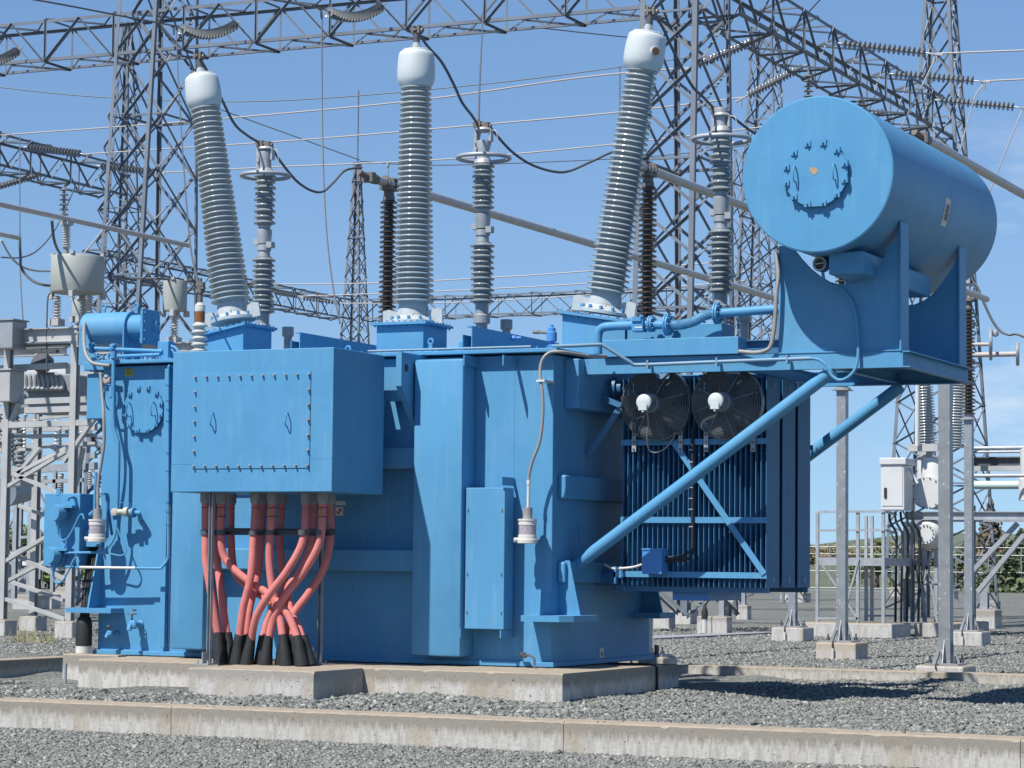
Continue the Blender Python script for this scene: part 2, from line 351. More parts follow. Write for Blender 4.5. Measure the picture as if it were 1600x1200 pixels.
# ================================================================== THE SETTING
def struct(name, mb, m, kind='structure', smooth=False):
    o = mb.make(name, m, None, smooth); o['kind'] = kind; return o
YK = 19.95                                      # front face of the long kerb
b = MB(); b.add([(-2500,-300,0),(2500,-300,0),(2500,165,0),(-2500,165,0)], [(0,1,2,3)]); struct('ground', b, GRAV)
b = MB(); fz = [(165,.02),(200,.05),(400,.9),(600,1.9),(900,5),(3500,6)]; b.add([(x,y,z) for y, z in fz for x in (-2500,2500)], [(2*i,2*i+1,2*i+3,2*i+2) for i in range(5)]); struct('grass_field', b, GRASS)
def mound(x, y):                                # the bed is heaped up along kerb and plinths
    d = max(0, max(-18.6-x, x+10.9, 24.2-y, y-30.2))
    return .085*math.exp(-(d/1.1)**2)+.028*math.sin(x*2.1+y)*math.sin(y*1.7)+.02*math.sin(5*x+2)*math.sin(4*y)
xs = np.linspace(-30, -4, 160); ys = np.linspace(YK+.2, 34.35, 110)
b = MB(); vs = [(x, y, .004+.03+mound(x, y)) for y in ys for x in xs]; nx = len(xs)
b.add(vs, [(j*nx+i, j*nx+i+1, (j+1)*nx+i+1, (j+1)*nx+i) for j in range(len(ys)-1) for i in range(nx-1)])
struct('gravel_bed', b, GRAV, smooth=True)
def worn(a, b, seed, step=.05, ax=0, ch=.012, bay=None):
    """cast block, long along axis ax: arrises chipped and wavering; optional bays with open joints"""
    r = random.Random(seed); out = MB(); lo, hi = a[ax], b[ax]; joints = [lo]
    if bay:
        t = lo+bay*r.uniform(.3, 1)
        while t < hi-.5: joints.append(t); t += bay
    joints.append(hi); oa = 1-ax
    for j0, j1 in zip(joints[:-1], joints[1:]):
        j0 += .003; j1 -= .003; n = max(2, int((j1-j0)/step)); ring = []; vs = []
        for i in range(n+1):
            t = j0+(j1-j0)*i/n; c1, c2 = [ch*r.uniform(.8, 1.2)+(r.uniform(.008, .022) if r.random() < .012 else 0) for _ in range(2)]
            w1, w2 = r.uniform(-.0015, .0015), r.uniform(-.0015, .0015)
            if i in (0, n): c1 += .008; c2 += .008
            sec = [(a[oa]+w1, a[2]), (a[oa]+w1, b[2]-c1), (a[oa]+c1*.9, b[2]+w2), (b[oa]-c2*.9, b[2]+w2), (b[oa], b[2]-c2), (b[oa], a[2])]
            for u, z in sec: vs.append((t, u, z) if ax == 0 else (u, t, z))
        fs = [(i*6+k, i*6+k+1, (i+1)*6+k+1, (i+1)*6+k) for i in range(n) for k in range(5)]+[tuple(range(6)), tuple(range(n*6, n*6+6))]
        out.add(vs, fs)
    return out
tag(worn((-34, YK, -.1), (6, YK+.40, .268), 3, bay=3.9).make('concrete_kerb', CONC), 'long low stained concrete kerb across the whole foreground', 'kerb')
tag(worn((-14.2, 34.3, -.1), (9, 34.65, .175), 5, bay=4.5).make('concrete_kerb', CONC), 'low concrete kerb of the gravel bed behind the transformer, on the right', 'kerb')
XL = P(50, 1029, Z=.27).x
tag(MB().cbox((XL-.3, YK+.42, -.1), (XL, 46, .27), .012).make('concrete_kerb', CONC), 'shaded concrete kerb running back at the left, beside the transformer plinth', 'kerb')
def stones(name, x0, x1, y0, y1, n, s0, s1, zf, keep=None):
    # low crushed stones, each an irregular six-sided chip, all in one heap
    X = rng.uniform(x0, x1, n); Y = rng.uniform(y0, y1, n)
    if keep is not None:
        k = keep(X, Y); X, Y = X[k], Y[k]; n = len(X)
    Z = zf(X, Y); sz = (s0+(s1-s0)*rng.beta(1.3, 2.6, n))*rng.choice([.8, 1, 1, 1.2, 1.9], n)
    base = np.array([(1,0,0),(-1,0,0),(0,1,0),(0,-1,0),(0,0,1),(0,0,-1)], float)
    vv = base[None]*rng.uniform(.4, 1.35, (n, 6, 1))+rng.uniform(-.4, .4, (n, 6, 3))
    q = rng.normal(size=(n, 4)); q /= np.linalg.norm(q, axis=1, keepdims=True); a, b, c, d = q.T
    Rm = np.stack([np.stack([1-2*(c*c+d*d), 2*(b*c-d*a), 2*(b*d+c*a)], -1), np.stack([2*(b*c+d*a), 1-2*(b*b+d*d), 2*(c*d-b*a)], -1),
                   np.stack([2*(b*d-c*a), 2*(c*d+b*a), 1-2*(b*b+c*c)], -1)], 1)
    vv = np.einsum('nij,nkj->nki', Rm, vv)*sz[:, None, None]
    vv[..., 2] *= .7
    vv += np.stack([X, Y, Z+sz*.12], -1)[:, None]
    tri = np.array([(0,2,4),(2,1,4),(1,3,4),(3,0,4),(2,0,5),(1,2,5),(3,1,5),(0,3,5)])
    F = (tri[None]+6*np.arange(n)[:, None, None]).reshape(-1, 3)
    m = bpy.data.meshes.new(name); m.vertices.add(n*6); m.vertices.foreach_set('co', vv.reshape(-1))
    m.loops.add(F.size); m.loops.foreach_set('vertex_index', F.reshape(-1)); m.polygons.add(len(F))
    m.polygons.foreach_set('loop_start', np.arange(len(F))*3); m.update(calc_edges=True); m.validate()
    m.materials.append(STONE); o = bpy.data.objects.new(name, m); COL.objects.link(o); o['kind'] = 'stuff'; return o
def bedz(X, Y):
    d = np.maximum(0, np.maximum.reduce([-18.6-X, X+10.9, 24.2-Y, Y-30.2]))
    return .034+.085*np.exp(-(d/1.1)**2)+.028*np.sin(X*2.1+Y)*np.sin(Y*1.7)+.02*np.sin(5*X+2)*np.sin(4*Y)
stones('gravel', -18.2, -4.2, 16.0, YK-.01, 150000, .008, .020, lambda X, Y: 0*X+.002)
stones('gravel', -20.5, -6.0, YK+.43, 25.3, 110000, .010, .030, bedz, lambda X, Y: ~((X > -18) & (Y > 24.15) & (X < -13.5)) & (Y < 24.15+1.2*(X > -13.5)+1.2*(X < -15.3)))
stones('gravel', -11.3, -6.2, 25.2, 34.28, 76000, .011, .026, bedz, lambda X, Y: (X > -10.6)|(Y < 28)|(Y > 31))
stones('gravel', -24, -5, 34.7, 64, 250000, .013, .030, lambda X, Y: 0*X+.002, lambda X, Y: (X > -13.6-(Y-34)*.47) & (X < -6-(Y-34)*.27))

stones('gravel', -20.5, -6.0, YK+.43, 25.2, 1100, .026, .040, bedz, lambda X, Y: ~((X > -18) & (Y > 24.15) & (X < -13.5)))
stones('gravel', -16.5, -4.6, 17.3, YK-.03, 260, .018, .028, lambda X, Y: 0*X+.002)
stones('gravel', -18.0, -4.6, YK+.05, YK+.36, 60, .008, .018, lambda X, Y: 0*X+.268)

stones('gravel', -37, -19, 26, 52, 260000, .012, .030, lambda X, Y: 0*X+.002, lambda X, Y: (X > -.755*Y-.2) & (X < -.655*Y) & (X < XL-.3))
# ================================================================== CONCRETE PLINTHS
PT = .42                                        # plinth top
plx = root('transformer_plinth', (-14.5, 27.5, 0), 'wide stained concrete plinth carrying the blue transformer', 'plinth')
xr = P(877, 1053, Z=PT).x
worn((-17.36, 25.28, -.1), (xr, 27.95, PT), 7).make('front_slab', CONCT, plx)
worn((-18.0, 27.96, -.1), (xr, 28.72, PT-.004), 8).make('rear_slab', CONCT, plx)
worn((-18.0, 26.35, -.1), (-17.37, 27.94, PT-.002), 9).make('end_slab', CONCT, plx)
eb = P(98, 1024, Z=PT); worn((eb.x, eb.y, -.1), (-17.38, 26.34, PT+.02), 10).make('end_block', CONCT, plx) if eb.y < 26.3 else worn((eb.x, eb.y-.3, -.1), (-18.01, eb.y+.8, PT+.02), 10).make('end_block', CONCT, plx)
b = MB(); b.tube([(xr+.012, 27.985, .05), (xr+.012, 27.985, PT-.01), (xr-.1, 27.985, PT+.012), (xr-.6, 27.985, PT+.012)], .016, 6); b.make('joint_gasket', BLACK, plx)
ext = tag(worn((P(293,1043,Z=.42).x-.02, 24.15, -.1), (-13.56, 25.275, PT-.003), 12).make('cable_plinth', CONCP), 'pale concrete block in front of the plinth, under the pink cable conduits', 'plinth')
b = MB(); b.cyl((-17.64, 25.42, .0), (-17.64, 25.42, .36), .02, 10); tag(b.make('drain_pipe', GALV, smooth=True), 'thin upright galvanised pipe in the plinth joint, below the left end of the transformer', 'pipe')
# ================================================================== THE TRANSFORMER
TX0, TX1, TY0, TY1, TZ0, TZ1 = -17.98, -11.86, 26.58, 29.56, .43, 4.03
T = root('power_transformer', (-14.9, 28, PT), 'big blue power transformer on the concrete plinth, with fans, radiators and a large round tank', 'transformer')
def part(mb, name, m=None, smooth=False, parent=None, **kw): return mb.make(name, m or BLUE, parent or T, smooth, **kw)
tank = part(MB().cbox((TX0, TY0, TZ0), (TX1, TY1, 3.98), .012), 'tank')
b = MB(); b.cbox((TX0-.04, TY0-.05, TZ0+.0), (TX1+.05, TY1+.04, TZ0+.055), .006); part(b, 'base_flange', parent=tank)
lid = part(MB().cbox((TX0-.05, TY0-.13, 4.0), (TX1+.09, TY1+.1, 4.045), .006), 'lid')
b = MB()
for i in range(46):
    x = TX0+.1+i*.133; b.cyl((x, TY0-.10, 4.045), (x, TY0-.10, 4.07), .012, 6)
part(b, 'lid_bolt', BLUE, parent=lid)
# wall ribs on the front
def zc(x, y, Y): return P(x, y, Y=Y).z
YC = 26.23
colr = part(MB().cbox((P(643,900,Y=YC).x, YC, .53), (P(720,900,Y=YC).x, TY0, 3.93), .03), 'wall_stiffener', smooth=True)
coll = part(MB().cbox((P(266,900,Y=YC).x, YC, .53), (P(318,900,Y=YC).x, TY0, 3.93), .03), 'wall_stiffener', smooth=True)
for za, zb in ((2.68, 2.92), (1.49, 1.74)):
    part(MB().cbox((P(318,900,Y=YC).x, 26.36, za), (P(643,900,Y=YC).x, TY0, zb), .015), 'wall_stiffener')
# upright corner strip at the left of the cable box, with its pipe
part(MB().cbox((P(253,800,Y=26.5).x, 26.5, .53), (P(260.5,800,Y=26.5).x, TY0, 3.93), .004), 'edge_strip')
# end face ribs
part(MB().cbox((TX1, 26.72, 2.34), (TX1+.1, 29.4, 2.61), .02), 'wall_stiffener')
part(MB().cbox((TX1, 26.72, 1.38), (TX1+.1, 29.4, 1.62), .02), 'wall_stiffener')
part(MB().cbox((TX1, 26.88, 3.38), (TX1+.18, 29.4, 3.95), .012), 'beam_seat')
b = MB(); b.ang((TX1+.1, 27.55, 3.55), (TX1+.42, 27.55, 3.42), .06); b.bar((TX1+.42, 27.55, 3.42), (TX1+.04, 27.5, 2.86), .045, .07); part(b, 'bracket', BLUED)
for X, z0, z1 in ((P(801,900,Y=TY0).x, .5, 3.9),):
    b = MB(); b.tube([(X, TY0+.001, z0), (X, TY0+.001, z1)], .005, 6); part(b, 'weld_bead', BLUE, True)
b = MB(); b.tube([(TX1-.001, TY0+.3, 1.30), (TX1-.001, TY1, 1.30)], .005, 6); part(b, 'weld_bead', BLUE, True)
# lifting lug at the left of the right stiffener
XL_ = P(627, 600, Y=25.95).x
ZA, ZB, ZC = zc(627,550,25.95), zc(625,603,25.95), zc(645,690,26.5)
lug = part(MB().prism([(XL_, 25.95, ZA), (XL_, 26.62, ZA), (XL_, 26.62, ZC), (XL_, 26.5, ZC), (XL_, 25.95, ZB)], (-.07, 0, 0)), 'lifting_lug')
part(MB().cyl((XL_-.003, 26.07, zc(634,574,26.0)), (XL_+.004, 26.07, zc(634,574,26.0)), .045, 20), 'lug_hole', INK, parent=lug)
part(MB().box((P(600,600,Y=26.3).x, 26.3, zc(600,626,26.3)), (P(621,600,Y=26.3).x, TY0, zc(600,574,26.3))), 'lug_gusset', parent=lug)
# small flat brackets high on the wall
for px in (724, 785):
    X = P(px, 560, Y=26.21).x
    b = MB(); b.box((X, 26.21, zc(px,571,26.21)), (X+.014, TY0, zc(px,556,26.21)+.01)); b.cyl((X+.014, 26.29, zc(px,563,26.21)), (X+.02, 26.29, zc(px,563,26.21)), .012, 8)
    part(b, 'wall_bracket')
# flat front cabinet and its brackets
CY = 26.28
cx0, cx1 = P(727, 870, Y=CY).x, P(788, 870, Y=CY).x
cab = part(MB().cbox((cx0, CY, zc(750,983,CY)), (cx1, TY0-.06, zc(750,762,CY)), .008), 'control_cabinet')
b = MB()
for x in (cx0+.03, cx1-.03):
    for y in (800, 900, 960): b.box((x-.006, CY-.006, zc(750,y,CY)), (x+.006, CY, zc(750,y,CY)+.035))
part(b, 'cabinet_screw', STEELD, parent=cab)
for px, y0, y1 in ((720,745,762), (783,745,758), (718,982,996), (781,985,997)):
    X = P(px, y0, Y=26.24).x
    part(MB().box((X, 26.24, zc(px,y1,26.24)), (X+.014, TY0, zc(px,y0,26.24))), 'wall_bracket')
# jacking brackets
def jack(xa, xb, ys, X0, zs, side):
    b = MB(); b.prism([(xa, ys, zs), (xb, ys, zs), (xb, ys+.28, zs), (xa, ys+.28, zs)], (0, 0, -.065)); return b
zs = P(862, 962, Y=26.3).z
b = MB(); b.prism([(-12.09, 26.25, zs), (-11.62, 26.25, zs), (-11.50, 26.38, zs), (-11.50, 27.1, zs), (TX1, 27.1, zs), (TX1, TY0, zs), (-12.09, TY0, zs)], (0,0,-.07))
j = part(b, 'jacking_bracket')
b = MB(); b.prism([(TX1+.0, 26.78, zs), (TX1+.27, 26.78, zs), (TX1+.13, 26.78, zs+.62), (TX1, 26.78, zs+.62)], (0, .03, 0)); part(b, 'gusset', parent=j)
b = MB(); b.prism([(-11.885, 26.27, zs), (-11.885, TY0, zs), (-11.885, TY0, zs+.27), (-11.885, 26.29, zs+.27)], (.02, 0, 0)); part(b, 'gusset', parent=j)
b = MB(); b.prism([(TX1, 29.0, zs), (TX1+.36, 29.0, zs), (TX1+.36, 29.5, zs), (TX1, 29.5, zs)], (0,0,-.07)); j = part(b, 'jacking_bracket')
b = MB(); b.prism([(TX1, 29.3, zs), (TX1+.27, 29.3, zs), (TX1+.13, 29.3, zs+.62), (TX1, 29.3, zs+.62)], (0, .03, 0)); part(b, 'gusset', parent=j)
zl = P(140, 950, Y=26.3).z
b = MB(); b.prism([(P(110,950,Y=26.4).x, 26.3, zl), (P(173,950,Y=26.3).x, 26.3, zl), (P(173,950,Y=26.3).x, TY0, zl), (TX0, TY0, zl), (TX0, 27.1, zl), (P(110,950,Y=26.4).x, 27.1, zl)], (0,0,-.06))
j = part(b, 'jacking_bracket')
xa = P(131, 948, Y=26.62).x
b = MB(); b.prism([(TX0, 26.62, zl), (xa, 26.62, zl), (P(140,870,Y=26.62).x, 26.62, zl+.60), (TX0, 26.62, zl+.60)], (0, .03, 0)); part(b, 'gusset', parent=j)
b = MB(); b.prism([(TX0+.02, 26.31, zl), (TX0+.02, TY0, zl), (TX0+.02, TY0, zl+.7), (TX0+.02, 26.5, zl+.7)], (.02, 0, 0)); part(b, 'gusset', parent=j)
# tap changer compartment at the left end
tx = P(135, 620, Y=26.7).x
tc_ = part(MB().cbox((tx, 26.7, P(140,655,Y=26.7).z), (TX0+.02, 28.6, P(140,584,Y=26.7).z), .015), 'end_compartment')
part(MB().cbox((tx-.01, 26.64, P(140,579,Y=26.64).z), (TX0+.02, 28.7, P(140,566,Y=26.64).z), .01), 'compartment_top', parent=tc_)
b = MB(); b.prism([(TX0, 26.9, P(140,655,Y=26.7).z), (tx+.03, 26.9, P(140,655,Y=26.7).z), (TX0, 26.9, P(150,700,Y=26.7).z)], (0, .03, 0))
b.prism([(tx-.06, 27.0, P(140,640,Y=26.7).z), (tx, 27.0, P(140,618,Y=26.7).z), (tx, 27.0, P(140,655,Y=26.7).z)], (0,.03,0)); part(b, 'gusset', parent=tc_)
# round hand-hole cover with bolts and two loop handles
def manhole(c, r, parent, nb=12, nsc=12):
    c = V(c); b = MB(); n = 72; pts = []
    for i in range(n):
        a = 2*math.pi*i/n; rr = r*(1+.0*math.cos(nsc*a)); pts.append(c+V((math.cos(a)*rr, -.035 if r > .32 else -.018, math.sin(a)*rr)))
    b.prism(pts, (0, -.018, 0)); m = part(b, 'manhole_cover', parent=parent)
    b = MB(); b.lathe(c, (0,-1,0), [(r*.80,0),(r*.80,.035)], 40); part(b, 'cover_rim', parent=parent)
    b = MB()
    for i in range(nb):
        a = 2*math.pi*(i+.5)/nb; p = c+V((math.cos(a)*r*.95, -.02, math.sin(a)*r*.95))
        f = (r/.36)**1.3; b.box(p+V((-.036,.0,-.032))*f, p+V((.036,-.05,.032))*f)
        b.cyl(p+V((0,-.05,0))*f, p+V((0,-.078,0))*f, .012*f, 8)
    part(b, 'cover_clamp', parent=parent)
    for sx in (-1, 1):
        h = c+V((sx*r*.62, -.04, r*.0)); b = MB(); z = .085
        b.tube([h+V((0,0,z*.7)), h+V((0,-.05,z)), h+V((0,-.09,z*.6)), h+V((0,-.09,-z*.6)), h+V((0,-.05,-z)), h+V((0,0,-z*.8))], .008, 6, smooth=4)
        part(b, 'lifting_handle', BLUE, True, parent)
hh = part(MB().lathe(P(226, 640, Y=TY0), (0,-1,0), [(.26,0),(.26,.012)], 40), 'hand_hole')
manhole(P(226, 640, Y=TY0-.012), .285, hh)
# lifting-eye, stickers
b = MB(); q = P(196, 576, Y=TY0-.002); q2 = P(207.5, 588, Y=TY0-.002); b.box(q, (q2.x, q.y-.003, q2.z)); stk = part(b, 'warning_label', YEL)
b = MB(); 
for k in range(4): b.box((q.x+.015, q.y-.0045, q2.z+.02+k*.022), (q2.x-.015, q.y-.003, q2.z+.028+k*.022))
part(b, 'label_text', INK, parent=stk)
b = MB(); q = P(210, 953, Y=TY0); b.box(q+V((-.03,-.003,-.01)), q+V((.03,0,.01))); part(b, 'name_plate', STEELD)
q = P(940, 1020, X=TX1); b = MB(); b.box(q+V((0,-.06,-.06)), q+V((.003,.06,.06))); s_ = part(b, 'ground_label', SIGN)
b = MB(); b.prism([q+V((.003,-.012,.01)), q+V((.003,.012,.01)), q+V((.003,.03,-.01)), q+V((.003,0,-.045)), q+V((.003,-.03,-.01))], (.002,0,0)); part(b, 'arrow_mark', RED, parent=s_)
# ---- cable box
BY0, BY1 = 24.85, 26.06
bx0, bx1 = P(268.5, 660, Y=BY0).x, P(520, 660, Y=BY0).x
bz0, bz1 = P(400, 768.5, Y=BY0).z, P(400, 546, Y=BY0).z
box = part(MB().cbox((bx0, BY0, bz0), (bx1, BY1, bz1), .008), 'cable_box')
part(MB().cbox((bx0+.25, BY1-.05, bz0+.25), (bx1-.25, TY0, bz1-.25), .01), 'box_throat', parent=box)
c0, c1 = P(301.5, 732.5, Y=BY0), P(486, 582, Y=BY0)
cov = part(MB().cbox((c0.x, BY0-.008, c0.z), (c1.x, BY0, c1.z+.01), .002), 'access_cover', parent=box)
b = MB(); t = .004; y = BY0-.0092
b.box((c0.x-.006, BY0-.002, c0.z-.006), (c1.x+.006, BY0+.002, c0.z)); b.box((c1.x, BY0-.002, c0.z), (c1.x+.006, BY0+.002, c1.z+.01)); part(b, 'cover_seam', STEELD, parent=box)
bolts = []
for i in range(11):
    u = i/10; X = c0.x+.018+(c1.x-c0.x-.036)*u; bolts += [(X, c0.z+.03), (X, c1.z-.02)]
for j in range(1, 6):
    Z = c0.z+.03+(c1.z-c0.z-.05)*j/6; bolts += [(c0.x+.018, Z), (c1.x-.018, Z)]
pb = MB(); pb.cyl((0, 0, 0), (0, -.012, 0), .014, 10); pb.cyl((0, -.012, 0), (0, -.036, 0), .0085, 8); pb.cyl((0,-.018,0),(0,-.03,0),.013,6)
bo = None
for X, Z in bolts:
    if bo is None:
        bo = pb.make('cover_bolt', GALV, None, True); bo.parent = box; src = bo
    else: src = bo.copy(); COL.objects.link(src); src.parent = box
    src.location = V((X, BY0-.008, Z))-T.location
def handle(p, parent, h=.075):
    b = MB(); p = V(p); b.tube([p+V((0,0,h)), p+V((.012,-.06,h*.9)), p+V((.012,-.07,-h*.1)), p+V((0,-.06,-h*.7)), p+V((-.01,0,-h))], .008, 6, smooth=4); return part(b, 'pull_handle', BLUE, True, parent)
handle(P(333, 656, Y=BY0-.008), box); handle(P(450, 656, Y=BY0-.008), box)
b = MB(); b.box((bx0+.0, BY0-.001, c0.z+.05), (c0.x-.01, BY0, c0.z+.053)); b.box((c1.x+.01, BY0-.001, c0.z+.10), (bx1, BY0, c0.z+.103)); part(b, 'weld_seam', BLUED, parent=box)
# small sign under the box
q = P(530, 799, Y=26.1); b = MB(); b.box(q+V((-.05,0,-.05)), q+V((.05,.004,.05))); b.box(q+V((-.05,0,.07)), q+V((.08,.004,.12)))
sg = part(b, 'phase_sign', SIGN, parent=box)
b = MB(); b.prism([q+V((0,-.002,0)), q+V((.035,-.002,0)), q+V((.025,-.002,.025)), q+V((0,-.002,.035))], (0,-.001,0)); b.prism([q+V((0,-.002,0)), q+V((-.035,-.002,0)), q+V((-.025,-.002,-.025)), q+V((0,-.002,-.035))], (0,-.001,0)); part(b, 'sign_mark', RED, parent=box)
# ---- support legs of the cable box
for px, nm in ((326, 0), (499, 1)):
    f = P(px, 1038, Z=PT); f.z = PT-.002
    b = MB(); b.box((f.x-.022, f.y-.02, PT), (f.x-.017, f.y+.03, bz0)); b.box((f.x+.017, f.y-.02, PT), (f.x+.022, f.y+.03, bz0)); b.box((f.x-.017, f.y+.02, PT), (f.x+.017, f.y+.026, bz0))
    leg = part(b, 'box_leg', GALV)
    b = MB(); b.box((f.x-.13, f.y-.1, PT-.003), (f.x+.05, f.y+.12, PT+.012)); b.box((f.x-.03, f.y-.1, PT+.012), (f.x-.02, f.y-.02, PT+.14))
    for dx, dy in ((-.1,-.07),(.03,-.07),(-.1,.09),(.03,.09)): b.cyl((f.x+dx, f.y+dy, PT+.01), (f.x+dx, f.y+dy, PT+.045), .012, 6)
    part(b, 'foot_plate', GALV, parent=leg)
# ---- porcelain
def sheds(p0, p1, ra, rb, n, core=.62, mat_=PORC, name='insulator_body', parent=None, seg=36, droop=.25, alt=0):
    p0, p1 = V(p0), V(p1); L = (p1-p0).length; prof = []; pit = L/n
    for i in range(n):
        u = i/n; r = ra+(rb-ra)*u; rc = r*core; t = i*pit
        if alt and i % 2: r = rc+(r-rc)*alt
        prof += [(rc, t), (rc+(r-rc)*.10, t+pit*.22), (rc+(r-rc)*.9, t+pit*.20), (r*.993, t+pit*.26), (r, t+pit*.36), (r*.985, t+pit*.46), (rc+(r-rc)*.55, t+pit*.60), (rc+(r-rc)*.12, t+pit*.76), (rc, t+pit*.86)]
    prof.append((rb*core, L))
    b = MB(); b.lathe(p0, p1-p0, prof, seg); return b.make(name, mat_, parent, True)
def turret(name, xs, xw, ys, yd, ztop, slope, ox, oy, oh):
    z0 = 4.045
    def zt(x): return ztop+slope*(x-xs)
    x0, x1, y0, y1 = xs-xw/2, xs+xw/2, ys, ys+yd
    b = MB(); b.add([(x0,y0,z0),(x1,y0,z0),(x1,y1,z0),(x0,y1,z0),(x0,y0,zt(x0)),(x1,y0,zt(x1)),(x1,y1,zt(x1)),(x0,y1,zt(x0))],
        [(0,3,2,1),(4,5,6,7),(0,1,5,4),(1,2,6,5),(2,3,7,6),(3,0,4,7)])
    t = part(b, 'turret')
    X0, X1, Y0, Y1 = x0-ox, x1+ox, y0-oy, y1+oy
    b = MB(); b.add([(X0,Y0,zt(X0)),(X1,Y0,zt(X1)),(X1,Y1,zt(X1)),(X0,Y1,zt(X0)),(X0,Y0,zt(X0)+.03),(X1,Y0,zt(X1)+.03),(X1,Y1,zt(X1)+.03),(X0,Y1,zt(X0)+.03)],
        [(0,3,2,1),(4,5,6,7),(0,1,5,4),(1,2,6,5),(2,3,7,6),(3,0,4,7)])
    part(b, 'top_flange', parent=t)
    b = MB()
    for i in range(9):
        x = X0+.05+(X1-X0-.1)*i/8; b.cyl((x, Y0+.03, zt(x)-.025), (x, Y0+.03, zt(x)+.055), .011, 6)
        y = Y0+.05+(Y1-Y0-.1)*i/8; b.cyl((X1-.03, y, zt(X1)-.025), (X1-.03, y, zt(X1)+.055), .011, 6)
    part(b, 'flange_bolt', parent=t); return t
def bushing(pb, pt, pcap0, pcap1, ra, rb, n, rcap, port=False, yb=28.0):
    """pb..pt porcelain axis; caps above"""
    B, A = P(*pb, Y=yb), P(*pt, Y=yb); ax = (A-B).normalized(); S1 = P(*pcap1, Y=yb)
    bu = sheds(B, A, ra, rb, n, .76, PORC, 'bushing', T, 44)
    fl = B-ax*.26
    b = MB(); b.lathe(fl, ax, [(ra*1.16,0),(ra*1.16,.035),(ra*.98,.06),(ra*.80,.10),(ra*.74,.2),(ra*.68,.265)], 44); f = part(b, 'mounting_flange', FLG, True, bu)
    side = ax.cross(V((0,1,0))).normalized(); fr = ax.cross(side).normalized()
    b = MB()
    for s1 in (-1, 1):
        c = fl+side*s1*ra*1.18+ax*.09
        b.prism([c+side*.11*s1-ax*.09, c+side*.11*s1+ax*.08, c+side*.03*s1+ax*.10, c-side*.12*s1+ax*.06, c-side*.12*s1-ax*.09], fr*.025)
    for s1 in (-1, 1):
        c = fl+fr*s1*ra*.98+side*(-.06); b.prism([c-side*.05, c+side*.03, c+side*.02+ax*.16-fr*s1*.09, c-side*.03+ax*.16-fr*s1*.09], side*.03)
    part(b, 'flange_lug', FLG, parent=bu)
    b = MB()
    for i in range(12):
        a = 2*math.pi*(i+.5)/12; c = fl+(side*math.cos(a)+fr*math.sin(a))*ra*1.07; b.cyl(c+ax*.03, c+ax*.085, .022, 6)
    part(b, 'flange_bolt', BLUE, parent=bu)
    H = (P(*pcap0, Y=yb)-A).length
    b = MB(); b.lathe(A, ax, [(rcap*.80,-.03),(rcap*.86,-.005),(rcap*.94,H*.06),(rcap*.99,H*.18),(rcap,H*.36),(rcap*.985,H*.60),(rcap*.945,H*.80),(rcap*.91,H*.89),(rcap*.84,H*.935),(rcap*.74,H*.955),(rcap*.735,H*.985),(rcap*.70,H),(rcap*.2,H*1.01)], 44)
    cp = part(b, 'top_housing', CAPG, True, bu)
    top = A+ax*H
    b = MB()
    for i in range(8):
        a = 2*math.pi*i/8; c = top+(side*math.cos(a)+fr*math.sin(a))*rcap*.62; b.cyl(c, c+ax*.02, .014, 6)
    part(b, 'housing_bolt', GALV, parent=bu)
    b = MB(); b.lathe(top, ax, [(.055,0),(.055,.06),(.045,.065),(.045,.09)], 16); part(b, 'terminal_collar', FLG, True, bu)
    b = MB(); b.lathe(top, ax, [(.042,.09),(.042,.22)], 16); part(b, 'terminal_stud', STEELD, True, bu)
    b = MB(); tpos = top+ax*.25
    b.cyl(tpos-V((.07,0,0)), tpos+V((.09,0,-.01)), .032, 8); b.box(tpos+V((-.05,-.05,-.045)), tpos+V((-.02,.05,.05))); b.box(tpos+V((.03,-.05,-.045)), tpos+V((.06,.05,.05))); b.cyl(tpos-V((0,.06,0)), tpos+V((0,.06,0)), .02, 8)
    part(b, 'terminal_clamp', BRONZE, parent=bu)
    if port:
        d = (side*-1 if side.x < 0 else side); d = (V((.80,-.60,-.10))).normalized()
        c = A+ax*H*.42+d*rcap*.96
        b = MB(); b.lathe(c, d, [(.062,0),(.062,.02),(.05,.022)], 24); g = part(b, 'sight_glass_rim', CAPG, True, bu)
        part(MB().lathe(c+d*.0225, d, [(.048,0),(.048,.004)], 24), 'sight_glass', RUSTB, parent=bu)
    return top+ax*.25
YB = 28.0
def tz(x, y, Y): return P(x, y, Y=Y)
a = tz(664.5, 501.6, 27.55)
turret('m', a.x-.05-.32, .64, 27.6, .64, a.z-.03, 0, .06, .06, 0)
a = tz(382.5, 504, 27.55); turret('l', a.x-.05-.33, .66, 27.6, .70, a.z-.03-.17*.05*0-.18*.38, .19, .05, .06, 0)
a = tz(869.5, 484.6, 27.5); turret('r', a.x+.45, .80, 27.56, .74, a.z-.03-.16*.45, -.16, .05, .06, 0)
tM = bushing((646, 474), (650, 133), (650.5, 78), (651, 58), .255, .192, 41, .236, yb=YB)
tL = bushing((361, 472), (320.5, 166), (316.5, 116), (314, 95), .255, .192, 37, .232, yb=YB)
tR = bushing((948, 457), (1003.5, 106), (1012, 50), (1016, 25), .255, .192, 41, .244, port=True, yb=YB)
b = MB(); q = P(682, 555, Y=27.2)
b.box((P(598,545,Y=27.3).x, 27.3, 4.045), (q.x, 27.34, 4.16)); b.box((q.x-.03, 27.3, 4.045), (q.x, 28.5, 4.16)); part(b, 'curb_angle')
def eye(p, m=BLUE, s=1, parent=None):
    p = V(p); b = MB(); b.torus(p+V((0,0,.09*s)), (0,1,0), .032*s, .014*s, 14, 6); b.bar(p, p+V((0,0,.065*s)), .05*s, .02*s); part(b, 'lifting_eye', m, True, parent)
eye((P(673,540,Y=27.32).x, 27.32, 4.15)); eye((P(544,545,Y=26.8).x, 26.8, 4.04))
